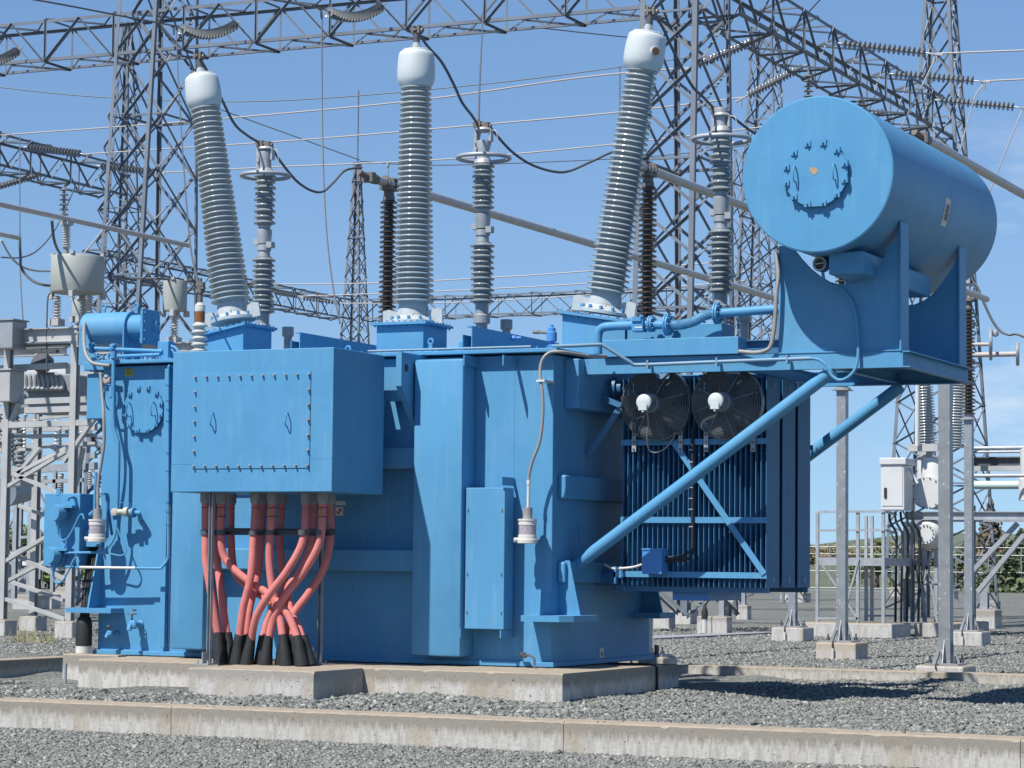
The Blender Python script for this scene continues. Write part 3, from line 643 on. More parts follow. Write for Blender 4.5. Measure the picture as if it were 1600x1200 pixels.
# small low-voltage neutral bushing with brown band
q = P(312, 548, Y=25.9); qt = P(312, 503, Y=25.9)
lv = sheds((q.x, 25.9, bz1), (qt.x, 25.9, qt.z), .105, .095, 6, .6, PORCL, 'neutral_bushing', T, 28)
zt = qt.z; b = MB(); b.lathe((qt.x, 25.9, zt), (0,0,1), [(.062,0),(.062,P(312,487,Y=25.9).z-zt)], 24); part(b, 'brown_band', RUSTB, True, lv)
z2 = P(312,487,Y=25.9).z; b = MB(); b.lathe((qt.x, 25.9, z2), (0,0,1), [(.062,0),(.066,.03),(.062,.04),(.062,.075),(.03,.11)], 24); part(b, 'white_cap', PORCL, True, lv)
b = MB(); b.lathe((qt.x, 25.9, z2+.1), (0,0,1), [(.032,0),(.032,.12),(.02,.13),(.02,.30)], 12); b.box((qt.x-.04,25.86,z2+.22),(qt.x+.03,25.94,z2+.27)); b.box((qt.x-.05,25.87,z2+.30),(qt.x+.05,25.93,z2+.35)); b.box((qt.x-.03,25.87,z2+.27),(qt.x+.06,25.93,z2+.295)); part(b, 'terminal_clamp', BRONZE, parent=lv)
# ---- lid steelwork: two channels running back, rear box girder, boxes
def ychan(px, py0, py1, Y0, L):
    q0, q1 = P(px, py0, Y=Y0), P(px, py1, Y=Y0)
    b = MB(); b.box((q0.x-.012, Y0, 4.046), (q0.x, Y0+L, q0.z)); b.box((q0.x-.07, Y0, q0.z-.014), (q0.x-.012, Y0+L, q0.z)); b.box((q0.x-.13, Y0, 4.046), (q0.x-.119, Y0+L, q0.z-.1)); return part(b, 'lid_channel')
ychan(469, 519, 548, 26.75, 2.6); c2 = ychan(738, 509, 545, 26.75, 2.7)
q = P(800, 528, X=c2.bound_box[0][0]+0 if False else P(738,509,Y=26.75).x)
b = MB(); b.cyl(q, q+V((.05,0,0)), .03, 10); b.cyl(q+V((.05,0,0)), q+V((.12,0,0)), .014, 8); part(b, 'earth_stud', BLUEJ)
part(MB().cbox((TX0+.5, 29.25, 4.046), (-12.0, 29.5, 4.36), .02), 'rear_box_girder')
part(MB().cbox((P(719,540,Y=27).x, 26.95, 4.046), (P(738,540,Y=27).x-.01, 27.2, 4.20), .01), 'junction_box')
q = P(712, 545, Y=27.6); part(MB().cyl((q.x, 27.5, 4.046), (q.x, 27.5, 4.11), .07, 20), 'hatch_cover', smooth=True)
# relief valve
q = P(862, 540, Y=26.75); b = MB(); b.lathe((q.x, 26.75, 4.046), (0,0,1), [(.055,0),(.055,.05),(.035,.055),(.035,.09),(.06,.1),(.06,.2),(.045,.21),(.045,.25),(.02,.26),(.02,.29)], 20); rv = part(b, 'relief_valve', BLUEJ, True)
b = MB(); b.cyl((q.x-.02, 26.75, 4.24), (q.x-.20, 26.80, 4.26), .016, 8); b.cyl((q.x-.18, 26.8, 4.26), (q.x-.26, 26.81, 4.265), .022, 8); part(b, 'valve_lever', BRONZE, True, rv)
# front conduit lying on the lid edge
b = MB(); pts = [P(575, 556, Y=26.47), P(640, 549, Y=26.47), P(700, 546, Y=26.47), P(760, 543.5, Y=26.47), P(830, 539, Y=26.47)]
for p in pts: p.z = 4.066
b.tube(pts, .014, 8); part(b, 'lid_conduit', CONDU, True)
b = MB(); pts = [P(862,541,Y=26.6), P(900,540,Y=26.7), P(935,538.5,Y=26.8), P(945,541,Y=26.83), P(985,566,Y=26.93), P(998,570,Y=26.95), P(1080,567,Y=26.95), P(1180,563,Y=26.95), P(1268,560,Y=26.95)]
b.tube(pts, .022, 10, smooth=3); cc = part(b, 'beam_conduit', CONDU, True)
for px, py in ((1012,569),(1120,565),(1230,561)):
    q = P(px, py, Y=26.95); part(MB().box(q+V((-.012,-.02,-.05)), q+V((.012,.06,.045))), 'conduit_clip', CONDU, parent=cc)
# ---- oil pipe from lid to conservator
YP = 27.32
pp = [P(934,553,Y=YP), P(934,528,Y=YP), P(937,516,Y=YP), P(948,511,Y=YP), P(992,508,Y=YP)]
b = MB(); b.tube([pp[0], pp[1]], .052, 16); b.tube([P(934,530,Y=YP), P(935.5,519,Y=YP), P(941,512.5,Y=YP), P(952,510,Y=YP), P(992,508,Y=YP)], .052, 16, smooth=4); b.tube([P(1003,508,Y=YP), P(1054,507.5,Y=YP)], .05, 16); pipe = part(b, 'oil_pipe', BLUE, True)
b = MB(); b.tube([P(1122,489.5,Y=YP), P(1219,482.5,Y=YP)], .052, 16); part(b, 'oil_pipe', BLUE, True)
b = MB(); hp = spline([P(1050,507.5,Y=YP), P(1066,507,Y=YP), P(1084,502,Y=YP), P(1104,492,Y=YP), P(1122,489.5,Y=YP)], 14)
b.tube(hp, [.055+.006*(i % 2) for i in range(len(hp))], 16); part(b, 'flexible_hose', mat('bright_hose_steel', (.16,.35,.50), .28, .5, .2, 20), True)
def flange(c, ax, r, t, parent):
    c, ax = V(c), V(ax).normalized(); b = MB(); b.lathe(c-ax*t/2, ax, [(r,0),(r,t*.4),(r*.9,t*.4),(r*.9,t*.6),(r,t*.6),(r,t)], 24)
    s = ax.cross(V((0,0,1))).normalized(); u = ax.cross(s)
    for i in range(8):
        a = 2*math.pi*i/8; q = c+(s*math.cos(a)+u*math.sin(a))*r*.8; b.cyl(q-ax*(t*.5+.02), q+ax*(t*.5+.02), .011, 6)
    return part(b, 'pipe_flange', BLUE, True, parent)
for px, py, r in ((1018,506,.095), (1043.5,507.5,.125), (1121,489.5,.125)): flange(P(px,py,Y=YP), (1,0,0), r, .05, pipe)
q0, q1 = P(991,519,Y=YP), P(1009,500,Y=YP); b = MB(); b.cbox((q0.x, YP-.09, q0.z), (q1.x, YP+.06, q1.z), .01); b.cyl((q1.x-.05,YP,q1.z), (q1.x-.05,YP,q1.z+.06), .03, 10); b.box((q0.x+.01, YP-.11, q1.z-.02), (q1.x-.02, YP+.03, q1.z+.03)); vv = part(b, 'gas_relay', BLUE)
b = MB(); q = P(997,511.5,Y=YP-.09); b.box((q.x-.04, YP-.093, q.z-.008), (q.x+.05, YP-.09, q.z+.008)); part(b, 'relay_plate', OFFW, parent=vv)
# ---- grey breather hose and breather (right), and left
def breather(px, py0, yplane, parent=None, s=1):
    q = P(px, py0, Y=yplane); u = .0068*s
    b = MB(); b.lathe(q, (0,0,-1), [(8*u,0),(8*u,19*u)], 24); br = part(b, 'breather', GREYP, True)
    b = MB(); b.lathe(q, (0,0,-1), [(16*u,19*u),(16*u,22*u),(15*u,23*u),(15.3*u,29*u),(14.5*u,30*u)], 32); part(b, 'breather_cap', OFFW, True, br)
    b = MB(); b.lathe(q, (0,0,-1), [(14.6*u,30*u),(14.6*u,45*u)], 32); part(b, 'breather_glass', GLASSY, True, br)
    b = MB(); b.lathe(q, (0,0,-1), [(15*u,45*u),(15.5*u,47*u),(15.5*u,52*u),(17*u,53*u),(17*u,59*u),(12*u,60*u)], 32); b.cyl(q+V((-13*u,-8*u,-54*u)), q+V((-19*u,-12*u,-54*u)), 4*u, 10); part(b, 'breather_base', OFFW, True, br)
    return br
breather(824.5, 793, 26.33)
b = MB(); b.tube([P(949,557,Y=26.93), P(920,556,Y=26.8), P(880,550,Y=26.46), P(862,550,Y=26.42), P(851,557,Y=26.38), P(845,570,Y=26.36), P(844,590,Y=26.34), P(847.5,615,Y=26.33), P(848,650,Y=26.33), P(843,690,Y=26.33), P(832,720,Y=26.33), P(826.5,742,Y=26.33), P(826,752,Y=26.33)], .019, 10, smooth=6); hs = part(b, 'breather_hose', GREYP, True)
b = MB(); b.tube([P(826,750,Y=26.33), P(825,795,Y=26.33)], .017, 10); b.cyl(P(826,750,Y=26.33), P(826,757,Y=26.33), .024, 10); part(b, 'hose_end', OFFW, True, hs)
b = MB(); q = P(846,595,Y=26.33); b.box(q+V((-.05,-.03,-.012)), q+V((.05,.25,.012))); part(b, 'hose_clip', OFFW, parent=hs)
YBL = 26.28
breather(152.5, 795, YBL)
b = MB(); b.tube([P(157,582,Y=26.4), P(159,610,Y=26.36), P(162,650,Y=YBL), P(162.5,690,Y=YBL), P(158,725,Y=YBL), P(153.5,755,Y=YBL), P(153,797,Y=YBL)], .02, 10, smooth=6); part(b, 'breather_hose', GREYP, True)
b = MB(); b.tube([P(136,497,Y=27.2), P(132,505,Y=27.0), P(131,530,Y=26.6), P(134,552,Y=26.45), P(143,566,Y=26.4), P(158,570,Y=26.4), P(172,571,Y=26.4)], .022, 10, smooth=6); part(b, 'vent_hose', GREYP, True)
# ---- arm beams and conservator
YA0, YA1 = 27.05, 29.78
XA1 = P(1409, 560, Y=YA0).x; ZA1 = P(1409, 548, Y=YA0).z; ZA0 = P(1409, 573.5, Y=YA0).z
fr = part(MB().chan((TX1+.18, YA0, (ZA0+ZA1)/2), (XA1-.001, YA0, (ZA0+ZA1)/2), .09, ZA1-ZA0, .012, flip=-1), 'support_beam')
fr2 = part(MB().chan((TX1+.18, YA1, (ZA0+ZA1)/2), (XA1-.001, YA1, (ZA0+ZA1)/2), .09, ZA1-ZA0, .012, flip=1), 'support_beam')
part(MB().chan((XA1, YA0-.003, (ZA0+ZA1)/2), (XA1, YA1+.003, (ZA0+ZA1)/2), .09, ZA1-ZA0-.001, .012, flip=1), 'end_beam')
for px in (1150, 1290):
    X = P(px, 580, Y=YA0).x; part(MB().chan((X, YA0+.013, (ZA0+ZA1)/2), (X, YA1-.013, (ZA0+ZA1)/2), .07, ZA1-ZA0-.03, .012), 'cross_beam')
X = XA1-.9; part(MB().box((X, YA0+.013, ZA1-.012), (XA1-.1, YA1-.013, ZA1-.002)), 'deck_plate')
# boxes on top of the beam
q0, q1 = P(941, 556, Y=26.99), P(1153.5, 524, Y=26.99)
tr = part(MB().cbox((q0.x, 26.99, ZA1+.01), (q1.x, 27.27, q1.z-.01), .006), 'cable_tray_cover')
q0, q1 = P(985,520,Y=27.6), P(1133,505,Y=27.6); part(MB().cbox((q0.x, 27.5, ZA1+.02), (q1.x, 27.9, q1.z), .01), 'terminal_box')
b = MB(); q = P(1153,540,Y=27.1); b.tube([P(1155,549,Y=27.0), P(1180,551,Y=26.98), P(1198,547,Y=26.97), P(1206,535,Y=26.97), P(1211,500,Y=26.97), P(1213,460,Y=26.97), P(1216,430,Y=27.0), P(1213,395,Y=27.05)], .024, 10, smooth=6); part(b, 'grey_conduit', GREYP, True)
b = MB(); b.chan((P(1155,540,Y=27.5).x, 27.5, ZA1+.12), (P(1218,540,Y=27.5).x, 27.5, ZA1+.12), .06, .16, .01); part(b, 'small_channel', BLUED)
# struts
def strut(Y):
    A, B = P(890, 889, Y=YA0), P(1300, 578, Y=YA0); A.y = B.y = Y
    b = MB(); b.tube([A, B], .074, 24); st = part(b, 'diagonal_strut', BLUE, True)
    b = MB(); b.box((A.x-.16, Y-.09, A.z-.12), (A.x+.0, Y+.09, A.z+.12)); part(b, 'strut_foot', BLUE, parent=st)
strut(YA0+.05); strut(YA1-.05)
# conservator drum
YC0 = 26.35; o = P(1276.5, 272, Y=YC0); rC = (P(1276,150,Y=YC0)-P(1276,394,Y=YC0)).z/2; YC1 = YC0+4.5
b = MB(); b.lathe((o.x, YC0, o.z), (0,1,0), [(rC-.012,0),(rC,.010),(rC,4.44),(rC-.03,4.5)], 96); cons = part(b, 'conservator', BLUE, True)
for yy in (2.35,):
    b = MB(); b.torus((o.x, YC0+yy, o.z), (0,1,0), rC-.001, .003, 96, 6); part(b, 'weld_bead', BLUE, True, cons)
b = MB(); b.torus((o.x, YC0+.012, o.z), (0,1,0), rC-.004, .007, 96, 6); part(b, 'weld_bead', BLUE, True, cons)
manhole((o.x, YC0, o.z-.0), .36, cons)
q = V((o.x-.02, YC0-.0545, o.z+.03)); b = MB(); b.prism([q+V((-.05,0,.02)), q+V((-.02,0,.04)), q+V((.03,0,.03)), q+V((.05,0,0)), q+V((.03,0,-.035)), q+V((.0,0,-.045)), q+V((-.02,0,-.02))], (0,-.002,0)); part(b, 'bare_patch', mat('bare_primer', (.40,.26,.15), .8), parent=cons)
# stencilled side plate
def on_drum(px, py):    # point of the drum's side seen at this pixel
    d = ray(px, py); ex, ez = CAM.x-o.x, CAM.z-o.z
    A = d.x**2+d.z**2; B = 2*(ex*d.x+ez*d.z); C = ex*ex+ez*ez-(rC+.004)**2; t = (-B-math.sqrt(max(0,B*B-4*A*C)))/(2*A); return CAM+d*t
pa = [on_drum(1478,308), on_drum(1487,311), on_drum(1479,356), on_drum(1470,352)]
def ang_(p): return math.atan2(p.z-o.z, p.x-o.x)
y0, y1 = pa[0].y-.02, pa[1].y+.0; a0, a1 = ang_(pa[0]), ang_(pa[3]); y0 = min(p.y for p in pa); y1 = y0+.22
b = MB(); N = 8; vs = []
for i in range(N+1):
    a = a0+(a1-a0)*i/N
    for rr in (rC+.001, rC+.004):
        for y in (y0, y1): vs.append((o.x+math.cos(a)*rr, y, o.z+math.sin(a)*rr))
fs = [(i*4+2, i*4+3, i*4+7, i*4+6) for i in range(N)]+[(i*4, i*4+4, i*4+5, i*4+1) for i in range(N)]+[(i*4, i*4+2, i*4+6, i*4+4) for i in range(N)]+[(i*4+1, i*4+5, i*4+7, i*4+3) for i in range(N)]+[(0,1,3,2), (N*4, N*4+2, N*4+3, N*4+1)]
b.add(vs, fs); sgn = part(b, 'side_sign', SIGN, parent=cons)
def drum_quad(b, u0, u1, v0, v1, rr):
    ys_ = y0+(y1-y0)*u0, y0+(y1-y0)*u1; aa = a0+(a1-a0)*v0, a0+(a1-a0)*v1; N = 3; vs = []
    for i in range(N+1):
        a = aa[0]+(aa[1]-aa[0])*i/N
        for y in ys_: vs += [(o.x+math.cos(a)*rr, y, o.z+math.sin(a)*rr), (o.x+math.cos(a)*(rr+.001), y, o.z+math.sin(a)*(rr+.001))]
    b.add(vs, [(i*4+1, i*4+3, i*4+7, i*4+5) for i in range(N)]+[(0,1,3,2),(N*4,N*4+2,N*4+3,N*4+1)]+[(i*4, i*4+4, i*4+5, i*4+1) for i in range(N)]+[(i*4+2, i*4+3, i*4+7, i*4+6) for i in range(N)])
b = MB(); drum_quad(b, .14, .86, .20, .80, rC+.0045); part(b, 'sign_panel', mat('worn_sign_grey', (.33,.31,.29), .7, 0, .25, 40), parent=sgn)
b = MB()
for k, (s0, s1) in enumerate(((.25,.36),(.40,.50),(.54,.64),(.68,.76))):
    drum_quad(b, .3, .42, s0, s1, rC+.006); drum_quad(b, .42, .7, s0 if k % 2 else s1-.025, s0+.025 if k % 2 else s1, rC+.006); 
    if k != 1: drum_quad(b, .62, .72, s0, s1, rC+.006)
part(b, 'sign_text', INK, parent=sgn)
# bottom fittings
part(MB().cbox((o.x+.05, YC0+.25, o.z-rC-.22), (o.x+.45, YC0+2.9, o.z-rC+.03), .02), 'sump_channel', parent=cons)
q = P(1281, 412, Y=26.75)
b = MB(); b.lathe(q, (0,-1,0), [(.085,-.12),(.085,.0),(.075,.01)], 28); b.cyl(q+V((.02,.1,0)), q+V((.1,.6,.12)), .06, 12); g = part(b, 'oil_gauge', BLUED, True)
part(MB().lathe(q+V((0,-.0105,0)), (0,-1,0), [(.068,0),(.068,.002)], 28), 'gauge_dial', INK, parent=g)
b = MB(); b.torus(q+V((0,-.015,0)), (0,1,0), .07, .006, 28, 6); part(b, 'gauge_rim', OFFW, True, g)
b = MB(); b.prism([q+V((-.045,-.014,-.012)), q+V((.05,-.014,.004)), q+V((.05,-.014,.012)), q+V((-.045,-.014,.0))], (0,-.002,0))
for i in range(9):
    a = rad(-30+i*30); c = q+V((math.cos(a)*.052,-.0135,math.sin(a)*.052)); b.box(c-V((.004,0,.004)), c+V((.004,-.002,.004)))
part(b, 'gauge_needle', OFFW, parent=g)
b = MB(); b.tube([q+V((.02,.04,-.08)), P(1290,440,Y=26.9), P(1315,452,Y=27.0), P(1330,470,Y=27.02), P(1338,500,Y=27.02), P(1341,545,Y=27.0), P(1338,572,Y=26.98), P(1327,588,Y=26.97), P(1312,594,Y=26.97), P(1299,586,Y=26.97), P(1290,570,Y=26.96), P(1279,562,Y=26.96), P(1266,560,Y=26.95)], .018, 8, smooth=5); part(b, 'gauge_cable', BLUE, True)
# saddles: plates cut to a wide arc, with flanges at their edges
def saddle(Y, dy, xl, xr_, flange_r):
    zb = ZA1+.002; zr = P(1408, 345, Y=YA0).z; zL = P(1217, 384, Y=YA0).z
    cx, cz, r = o.x+.02, o.z, rC+.20
    arc = []; n = 26
    pts = [(xl, zb), (xr_, zb), (xr_, zr)]
    for px, py in ((1399,372),(1390,388),(1376,408),(1362,425),(1347,436),(1330,443),(1312,444),(1296,440),(1281,431),(1266,419),(1252,404),(1240,388)):
        q = P(px, py, Y=YA0); pts.append((q.x, q.z))
    pts += [(xl+.12, zL), (xl, zL)]
    b = MB(); b.prism([(x, Y, z) for x, z in pts], (0, .02, 0)); s_ = part(b, 'saddle')
    b = MB(); b.box((xr_+.0005, Y-.04, zb), (xr_+.018, Y+dy, zr)); b.box((xl-.018, Y-.001, zb), (xl-.0005, Y+dy, zL)); part(b, 'saddle_flange', parent=s_)
    b = MB(); b.box((xl-.02, Y-.03, zb-.001), (xr_+.03, Y+dy, zb+.012)); part(b, 'saddle_foot', parent=s_)
xl, xr2 = P(1218, 500, Y=YA0).x, P(1409, 500, Y=YA0).x-.02
saddle(YA0+.02, .26, xl, xr2, 1); saddle(YA1-.28, .26, xl, xr2, 1)
# ---- radiators
YR = 27.62
RX0, RX1 = P(973, 750, Y=YR).x, P(1197, 750, Y=YR).x; RZ0, RZ1 = P(1080, 917, Y=YR).z, 3.76
npl = 29
for k in range(3):
    y0 = YR+k*.56; y1 = y0+.455
    b = MB()
    for i in range(npl):
        X = RX0+(RX1-RX0)*i/(npl-1)
        # fluted plate: profile of alternating swells
        m = 7; pr = []
        for j in range(m*2+1): pr.append((y0+(y1-y0)*j/(m*2), .004+(.0085 if j % 2 else 0)))
        poly = [(X+t, y, RZ0) for y, t in pr]+[(X-t, y, RZ0) for y, t in reversed(pr)]
        b.prism(poly, (0, 0, RZ1-RZ0))
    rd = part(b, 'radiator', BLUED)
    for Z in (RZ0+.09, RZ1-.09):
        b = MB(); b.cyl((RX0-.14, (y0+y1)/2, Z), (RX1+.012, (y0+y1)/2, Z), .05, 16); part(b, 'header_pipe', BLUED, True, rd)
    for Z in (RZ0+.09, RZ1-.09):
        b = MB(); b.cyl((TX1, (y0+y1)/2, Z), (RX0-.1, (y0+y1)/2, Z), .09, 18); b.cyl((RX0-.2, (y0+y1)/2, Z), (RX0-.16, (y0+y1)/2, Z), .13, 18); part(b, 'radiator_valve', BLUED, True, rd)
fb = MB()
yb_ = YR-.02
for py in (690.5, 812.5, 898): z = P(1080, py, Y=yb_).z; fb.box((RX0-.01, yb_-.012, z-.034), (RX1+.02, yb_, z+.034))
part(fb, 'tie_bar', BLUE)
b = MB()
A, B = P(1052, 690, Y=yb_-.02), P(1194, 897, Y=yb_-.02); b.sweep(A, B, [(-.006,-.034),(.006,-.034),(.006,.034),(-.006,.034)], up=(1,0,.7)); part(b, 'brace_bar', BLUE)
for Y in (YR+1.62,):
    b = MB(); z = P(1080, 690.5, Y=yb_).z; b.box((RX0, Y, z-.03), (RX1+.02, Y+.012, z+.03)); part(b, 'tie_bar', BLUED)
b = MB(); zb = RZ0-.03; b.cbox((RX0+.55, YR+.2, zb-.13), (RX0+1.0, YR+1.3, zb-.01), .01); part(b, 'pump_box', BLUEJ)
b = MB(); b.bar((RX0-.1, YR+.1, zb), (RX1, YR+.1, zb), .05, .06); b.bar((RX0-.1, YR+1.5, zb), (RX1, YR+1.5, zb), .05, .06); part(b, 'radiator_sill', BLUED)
b = MB(); pts = [P(1082, 668, Y=yb_-.03), P(1082, 860, Y=yb_-.03), P(1079, 872, Y=yb_-.03), P(1068, 875, Y=yb_-.04), P(1037, 877, Y=yb_-.08)]
b.tube(pts, .02, 8); b.tube([P(1076,862,Y=yb_-.05), P(1066,870,Y=yb_-.05), P(1037,871,Y=yb_-.08)], .016, 8); fc = part(b, 'fan_cable', BLACK, True)
b = MB()
for py in (703, 722, 762, 779, 796, 823): z = P(1082, py, Y=yb_).z; b.box((P(1079,py,Y=yb_).x, yb_-.055, z-.006), (P(1085,py,Y=yb_).x, yb_, z+.006))
part(b, 'cable_tie', GALV, parent=fc)
q0, q1 = P(1003, 897, Y=yb_-.2), P(1034, 858, Y=yb_-.2); jb = part(MB().cbox((q0.x, yb_-.2, q0.z), (q1.x, yb_-.0, q1.z), .008), 'fan_junction_box', BLUEJ)
b = MB(); b.box((q0.x-.005, yb_-.21, q1.z-.01), (q1.x+.01, yb_-.0, q1.z+.008)); part(b, 'box_lid', BLUEJ, parent=jb)
b = MB(); b.tube([P(1003,882,Y=yb_-.12), P(990,886,Y=yb_-.12), P(972,888,Y=yb_-.12), P(957,888,Y=yb_-.1), P(945,882,Y=yb_-.05)], .014, 8, smooth=4); part(b, 'white_conduit', OFFW, True)
b = MB(); q = P(963, 893, Y=yb_-.1); b.box(q+V((-.02,-.02,-.07)), q+V((.07,.0,.06))); b.box(q+V((-.02,-.02,-.14)), q+V((.0,.02,-.0))); part(b, 'conduit_bracket', BLUE)
b = MB(); b.tube([P(905,822,X=TX1+.11), P(907,850,X=TX1+.11), P(920,875,X=TX1+.2), P(945,884,Y=yb_-.05)], .012, 8, smooth=5); part(b, 'thin_cable', BLUED, True)
# ---- fans
def fan(px, py, rpx):
    yf = YR-.05; c = P(px, py, Y=yf); r = .425
    b = MB(); b.lathe(c, (0,-1,0), [(r,-.0),(r,.10),(r-.01,.10),(r-.01,.0)], 64); b.pc = b.pc[:1]; b.f = b.f[:-2]; f = part(b, 'cooling_fan', GUARD, True)
    b = MB(); n = 24
    for i in range(n):
        u = .13+(1-.13)*i/(n-1); rr = r*u; dz = .10+.13*math.sqrt(max(0, 1-u*u)); b.torus(c+V((0,-dz,0)), (0,1,0), rr, .0033, 56, 4)
    for i in range(8):
        a = 2*math.pi*(i+.35)/8; pts = []
        for k in range(9):
            u = .13+.87*k/8; pts.append(c+V((math.cos(a)*r*u, -(.106+.13*math.sqrt(max(0,1-u*u))), math.sin(a)*r*u)))
        b.tube(pts, .005, 5)
    part(b, 'fan_guard', GUARD, True, f)
    b = MB()
    b.lathe(c+V((0,-.06,0)), (0,-1,0), [(.07,-.03),(.07,.04)], 20)
    part(b, 'fan_hub', STEELD, True, f)
    for i in range(5):
        a = 2*math.pi*i/5+.5; vs = []; b = MB()
        for k in range(7):
            u = .16+.8*k/6; tw = rad(38-20*u); wd = .09+.10*u; aa = a+.35*u
            rd_ = V((math.cos(aa), 0, math.sin(aa))); tg = V((-math.sin(aa), 0, math.cos(aa)))
            cc_ = c+V((0,-.05,0))+rd_*r*u
            for s1 in (-1, 1): vs.append(cc_+(tg*math.cos(tw)+V((0,1,0))*math.sin(tw))*wd*s1)
        vs2 = [v+V((0,.006,0)) for v in vs]
        b.add(vs+vs2, [(2*k,2*k+1,2*k+3,2*k+2) for k in range(6)]+[(14+2*k,14+2*k+2,14+2*k+3,14+2*k+1) for k in range(6)]+[(2*k,2*k+2,14+2*k+2,14+2*k) for k in range(6)]+[(2*k+1,14+2*k+1,14+2*k+3,2*k+3) for k in range(6)]+[(0,14,15,1),(12,13,27,26)])
        part(b, 'fan_blade', STEELD, True, f)
    b = MB(); b.lathe(c+V((0,-.22,0)), (0,-1,0), [(.115,-.08),(.115,.07),(.095,.085),(.095,.23)], 28); part(b, 'fan_motor', mat('fan_motor_grey', (.16,.18,.22), .5) if 'fan_motor_grey' not in bpy.data.materials else bpy.data.materials['fan_motor_grey'], True, f)
    b = MB(); b.lathe(c+V((0,-.45,0)), (0,-1,0), [(.088,0),(.088,.02),(.06,.035)], 28); b.box(c+V((-.05,-.50,-.095)), c+V((.05,-.45,-.03))); b.cyl(c+V((0,-.49,-.12)), c+V((0,-.47,-.09)), .014, 8); part(b, 'motor_cap', CAPG, True, f)
    return c
f1 = fan(1029, 632, 55); f2 = fan(1140, 630, 55)
for px in (990.5, 1063, 1103, 1176.5):
    q = P(px, 690, Y=YR-.06); b = MB(); b.box((q.x-.026, YR-.06, P(px,706,Y=YR-.06).z), (q.x+.026, YR-.05, P(px,660,Y=YR-.06).z)); bk = part(b, 'fan_bracket', GALV)
    b = MB(); [b.cyl((q.x, YR-.062, P(px,yy,Y=YR-.06).z), (q.x, YR-.08, P(px,yy,Y=YR-.06).z), .012, 8) for yy in (679, 691, 702)]; part(b, 'bracket_bolt', STEELD, parent=bk)
b = MB(); b.tube([P(1011,640,Y=YR-.45), P(1013,665,Y=YR-.3), P(1011,685,Y=YR-.22), P(1014,702,Y=YR-.15), P(1024,707,Y=YR-.12), P(1040,700,Y=YR-.1), P(1055,680,Y=YR-.08)], .009, 8, smooth=5); part(b, 'motor_cable', GREYP, True)
# ---- small conservator at the left end
q = P(138, 513, Y=27.2); q1 = P(206, 518, Y=27.2); rs = .205; zc_ = P(172, 513.5, Y=27.2).z
b = MB(); b.lathe((q.x, 27.2, zc_), (1,0,0), [(rs*.5,-.05),(rs*.85,-.025),(rs,.0),(rs,q1.x-q.x)], 40); sc = part(b, 'small_conservator', BLUE, True)
x1 = q1.x
n = 20; pts = [(x1, 27.2+rs*math.cos(math.pi*i/n)*1.02, zc_+rs*1.02*math.sin(math.pi*i/n)) for i in range(n+1)]+[(x1, 27.2-rs, 4.045), (x1, 27.2+rs, 4.045)]
part(MB().prism(pts, (.02, 0, 0)), 'end_cradle', parent=sc)
x2 = P(219, 513, Y=27.0).x
part(MB().cyl((x1+.02, 27.2, zc_), (x2, 27.2, zc_), rs*.8, 24), 'neck', smooth=True, parent=sc)
b = MB(); b.cbox((x2, 27.2-.2, zc_-.22), (x2+.035, 27.2+.2, zc_+.22), .006)
for i in range(4):
    for s1 in (-1, 1): b.cyl((x2+.03, 27.2+s1*.17, zc_-.17+i*.113), (x2+.055, 27.2+s1*.17, zc_-.17+i*.113), .013, 6); b.cyl((x2-.02, 27.2+s1*.17, zc_-.17+i*.113), (x2, 27.2+s1*.17, zc_-.17+i*.113), .013, 6)
part(b, 'end_cover', parent=sc)
b = MB(); b.tube([(x2+.035, 27.24, zc_+.08), (x2+.08, 27.24, zc_+.07), (x2+.08, 27.24, zc_-.03), (x2+.035, 27.24, zc_-.04)], .009, 6); part(b, 'cover_handle', parent=sc)
eye((P(162,490,Y=27.2).x, 27.2, zc_+rs-.02), parent=sc); eye((P(213,488,Y=27.2).x, 27.2, zc_+rs-.02), parent=sc)
part(MB().prism([(q.x-.0, 27.0, 4.045), (q.x+.3, 27.0, 4.045), (q.x+.12, 27.0, zc_-.1), (q.x, 27.0, zc_)], (0, .03, 0)), 'front_cradle', parent=sc)
# pipes under it
b = MB(); b.tube([P(133,544,Y=26.9), P(254,549,Y=26.9)], .026, 12); pz = part(b, 'vent_pipe', BLUE, True)
for px, py in ((144,543.5), (178,545)): flange(P(px,py,Y=26.9), (1,0,0), .07, .035, pz)
b = MB(); b.tube([P(180,557,Y=26.6), P(250,554,Y=26.6)], .022, 12); b.tube([P(160,567,Y=26.5), P(180,566,Y=26.5)], .02, 10); part(b, 'vent_pipe', BLUE, True)
b = MB(); q = P(248, 548, Y=26.9); b.cbox(q+V((-.02,0,-.12)), q+V((.14,.15,.12)), .01); part(b, 'valve_block', BLUE)
b = MB(); b.tube([P(263,539,Y=26.95), P(274,543,Y=26.95), P(281,552,Y=26.95)], .018, 8); b.tube([P(264,543,Y=26.95), P(270,548,Y=26.95), P(274,556,Y=26.95)], .014, 8); part(b, 'small_pipe', BLUE, True)
b = MB()
for i in range(6):
    q = P(152+i*9, 552+(i % 2)*3, Y=26.8); b.lathe(q, (0,0,-1), [(.02,0),(.02,.04),(.012,.045),(.012,.09)], 10)
for i in range(4):
    q = P(222+i*8, 558, Y=26.7); b.lathe(q, (0,0,-1), [(.018,0),(.018,.05),(.01,.06)], 10)
part(b, 'small_fitting', BLUE, True)
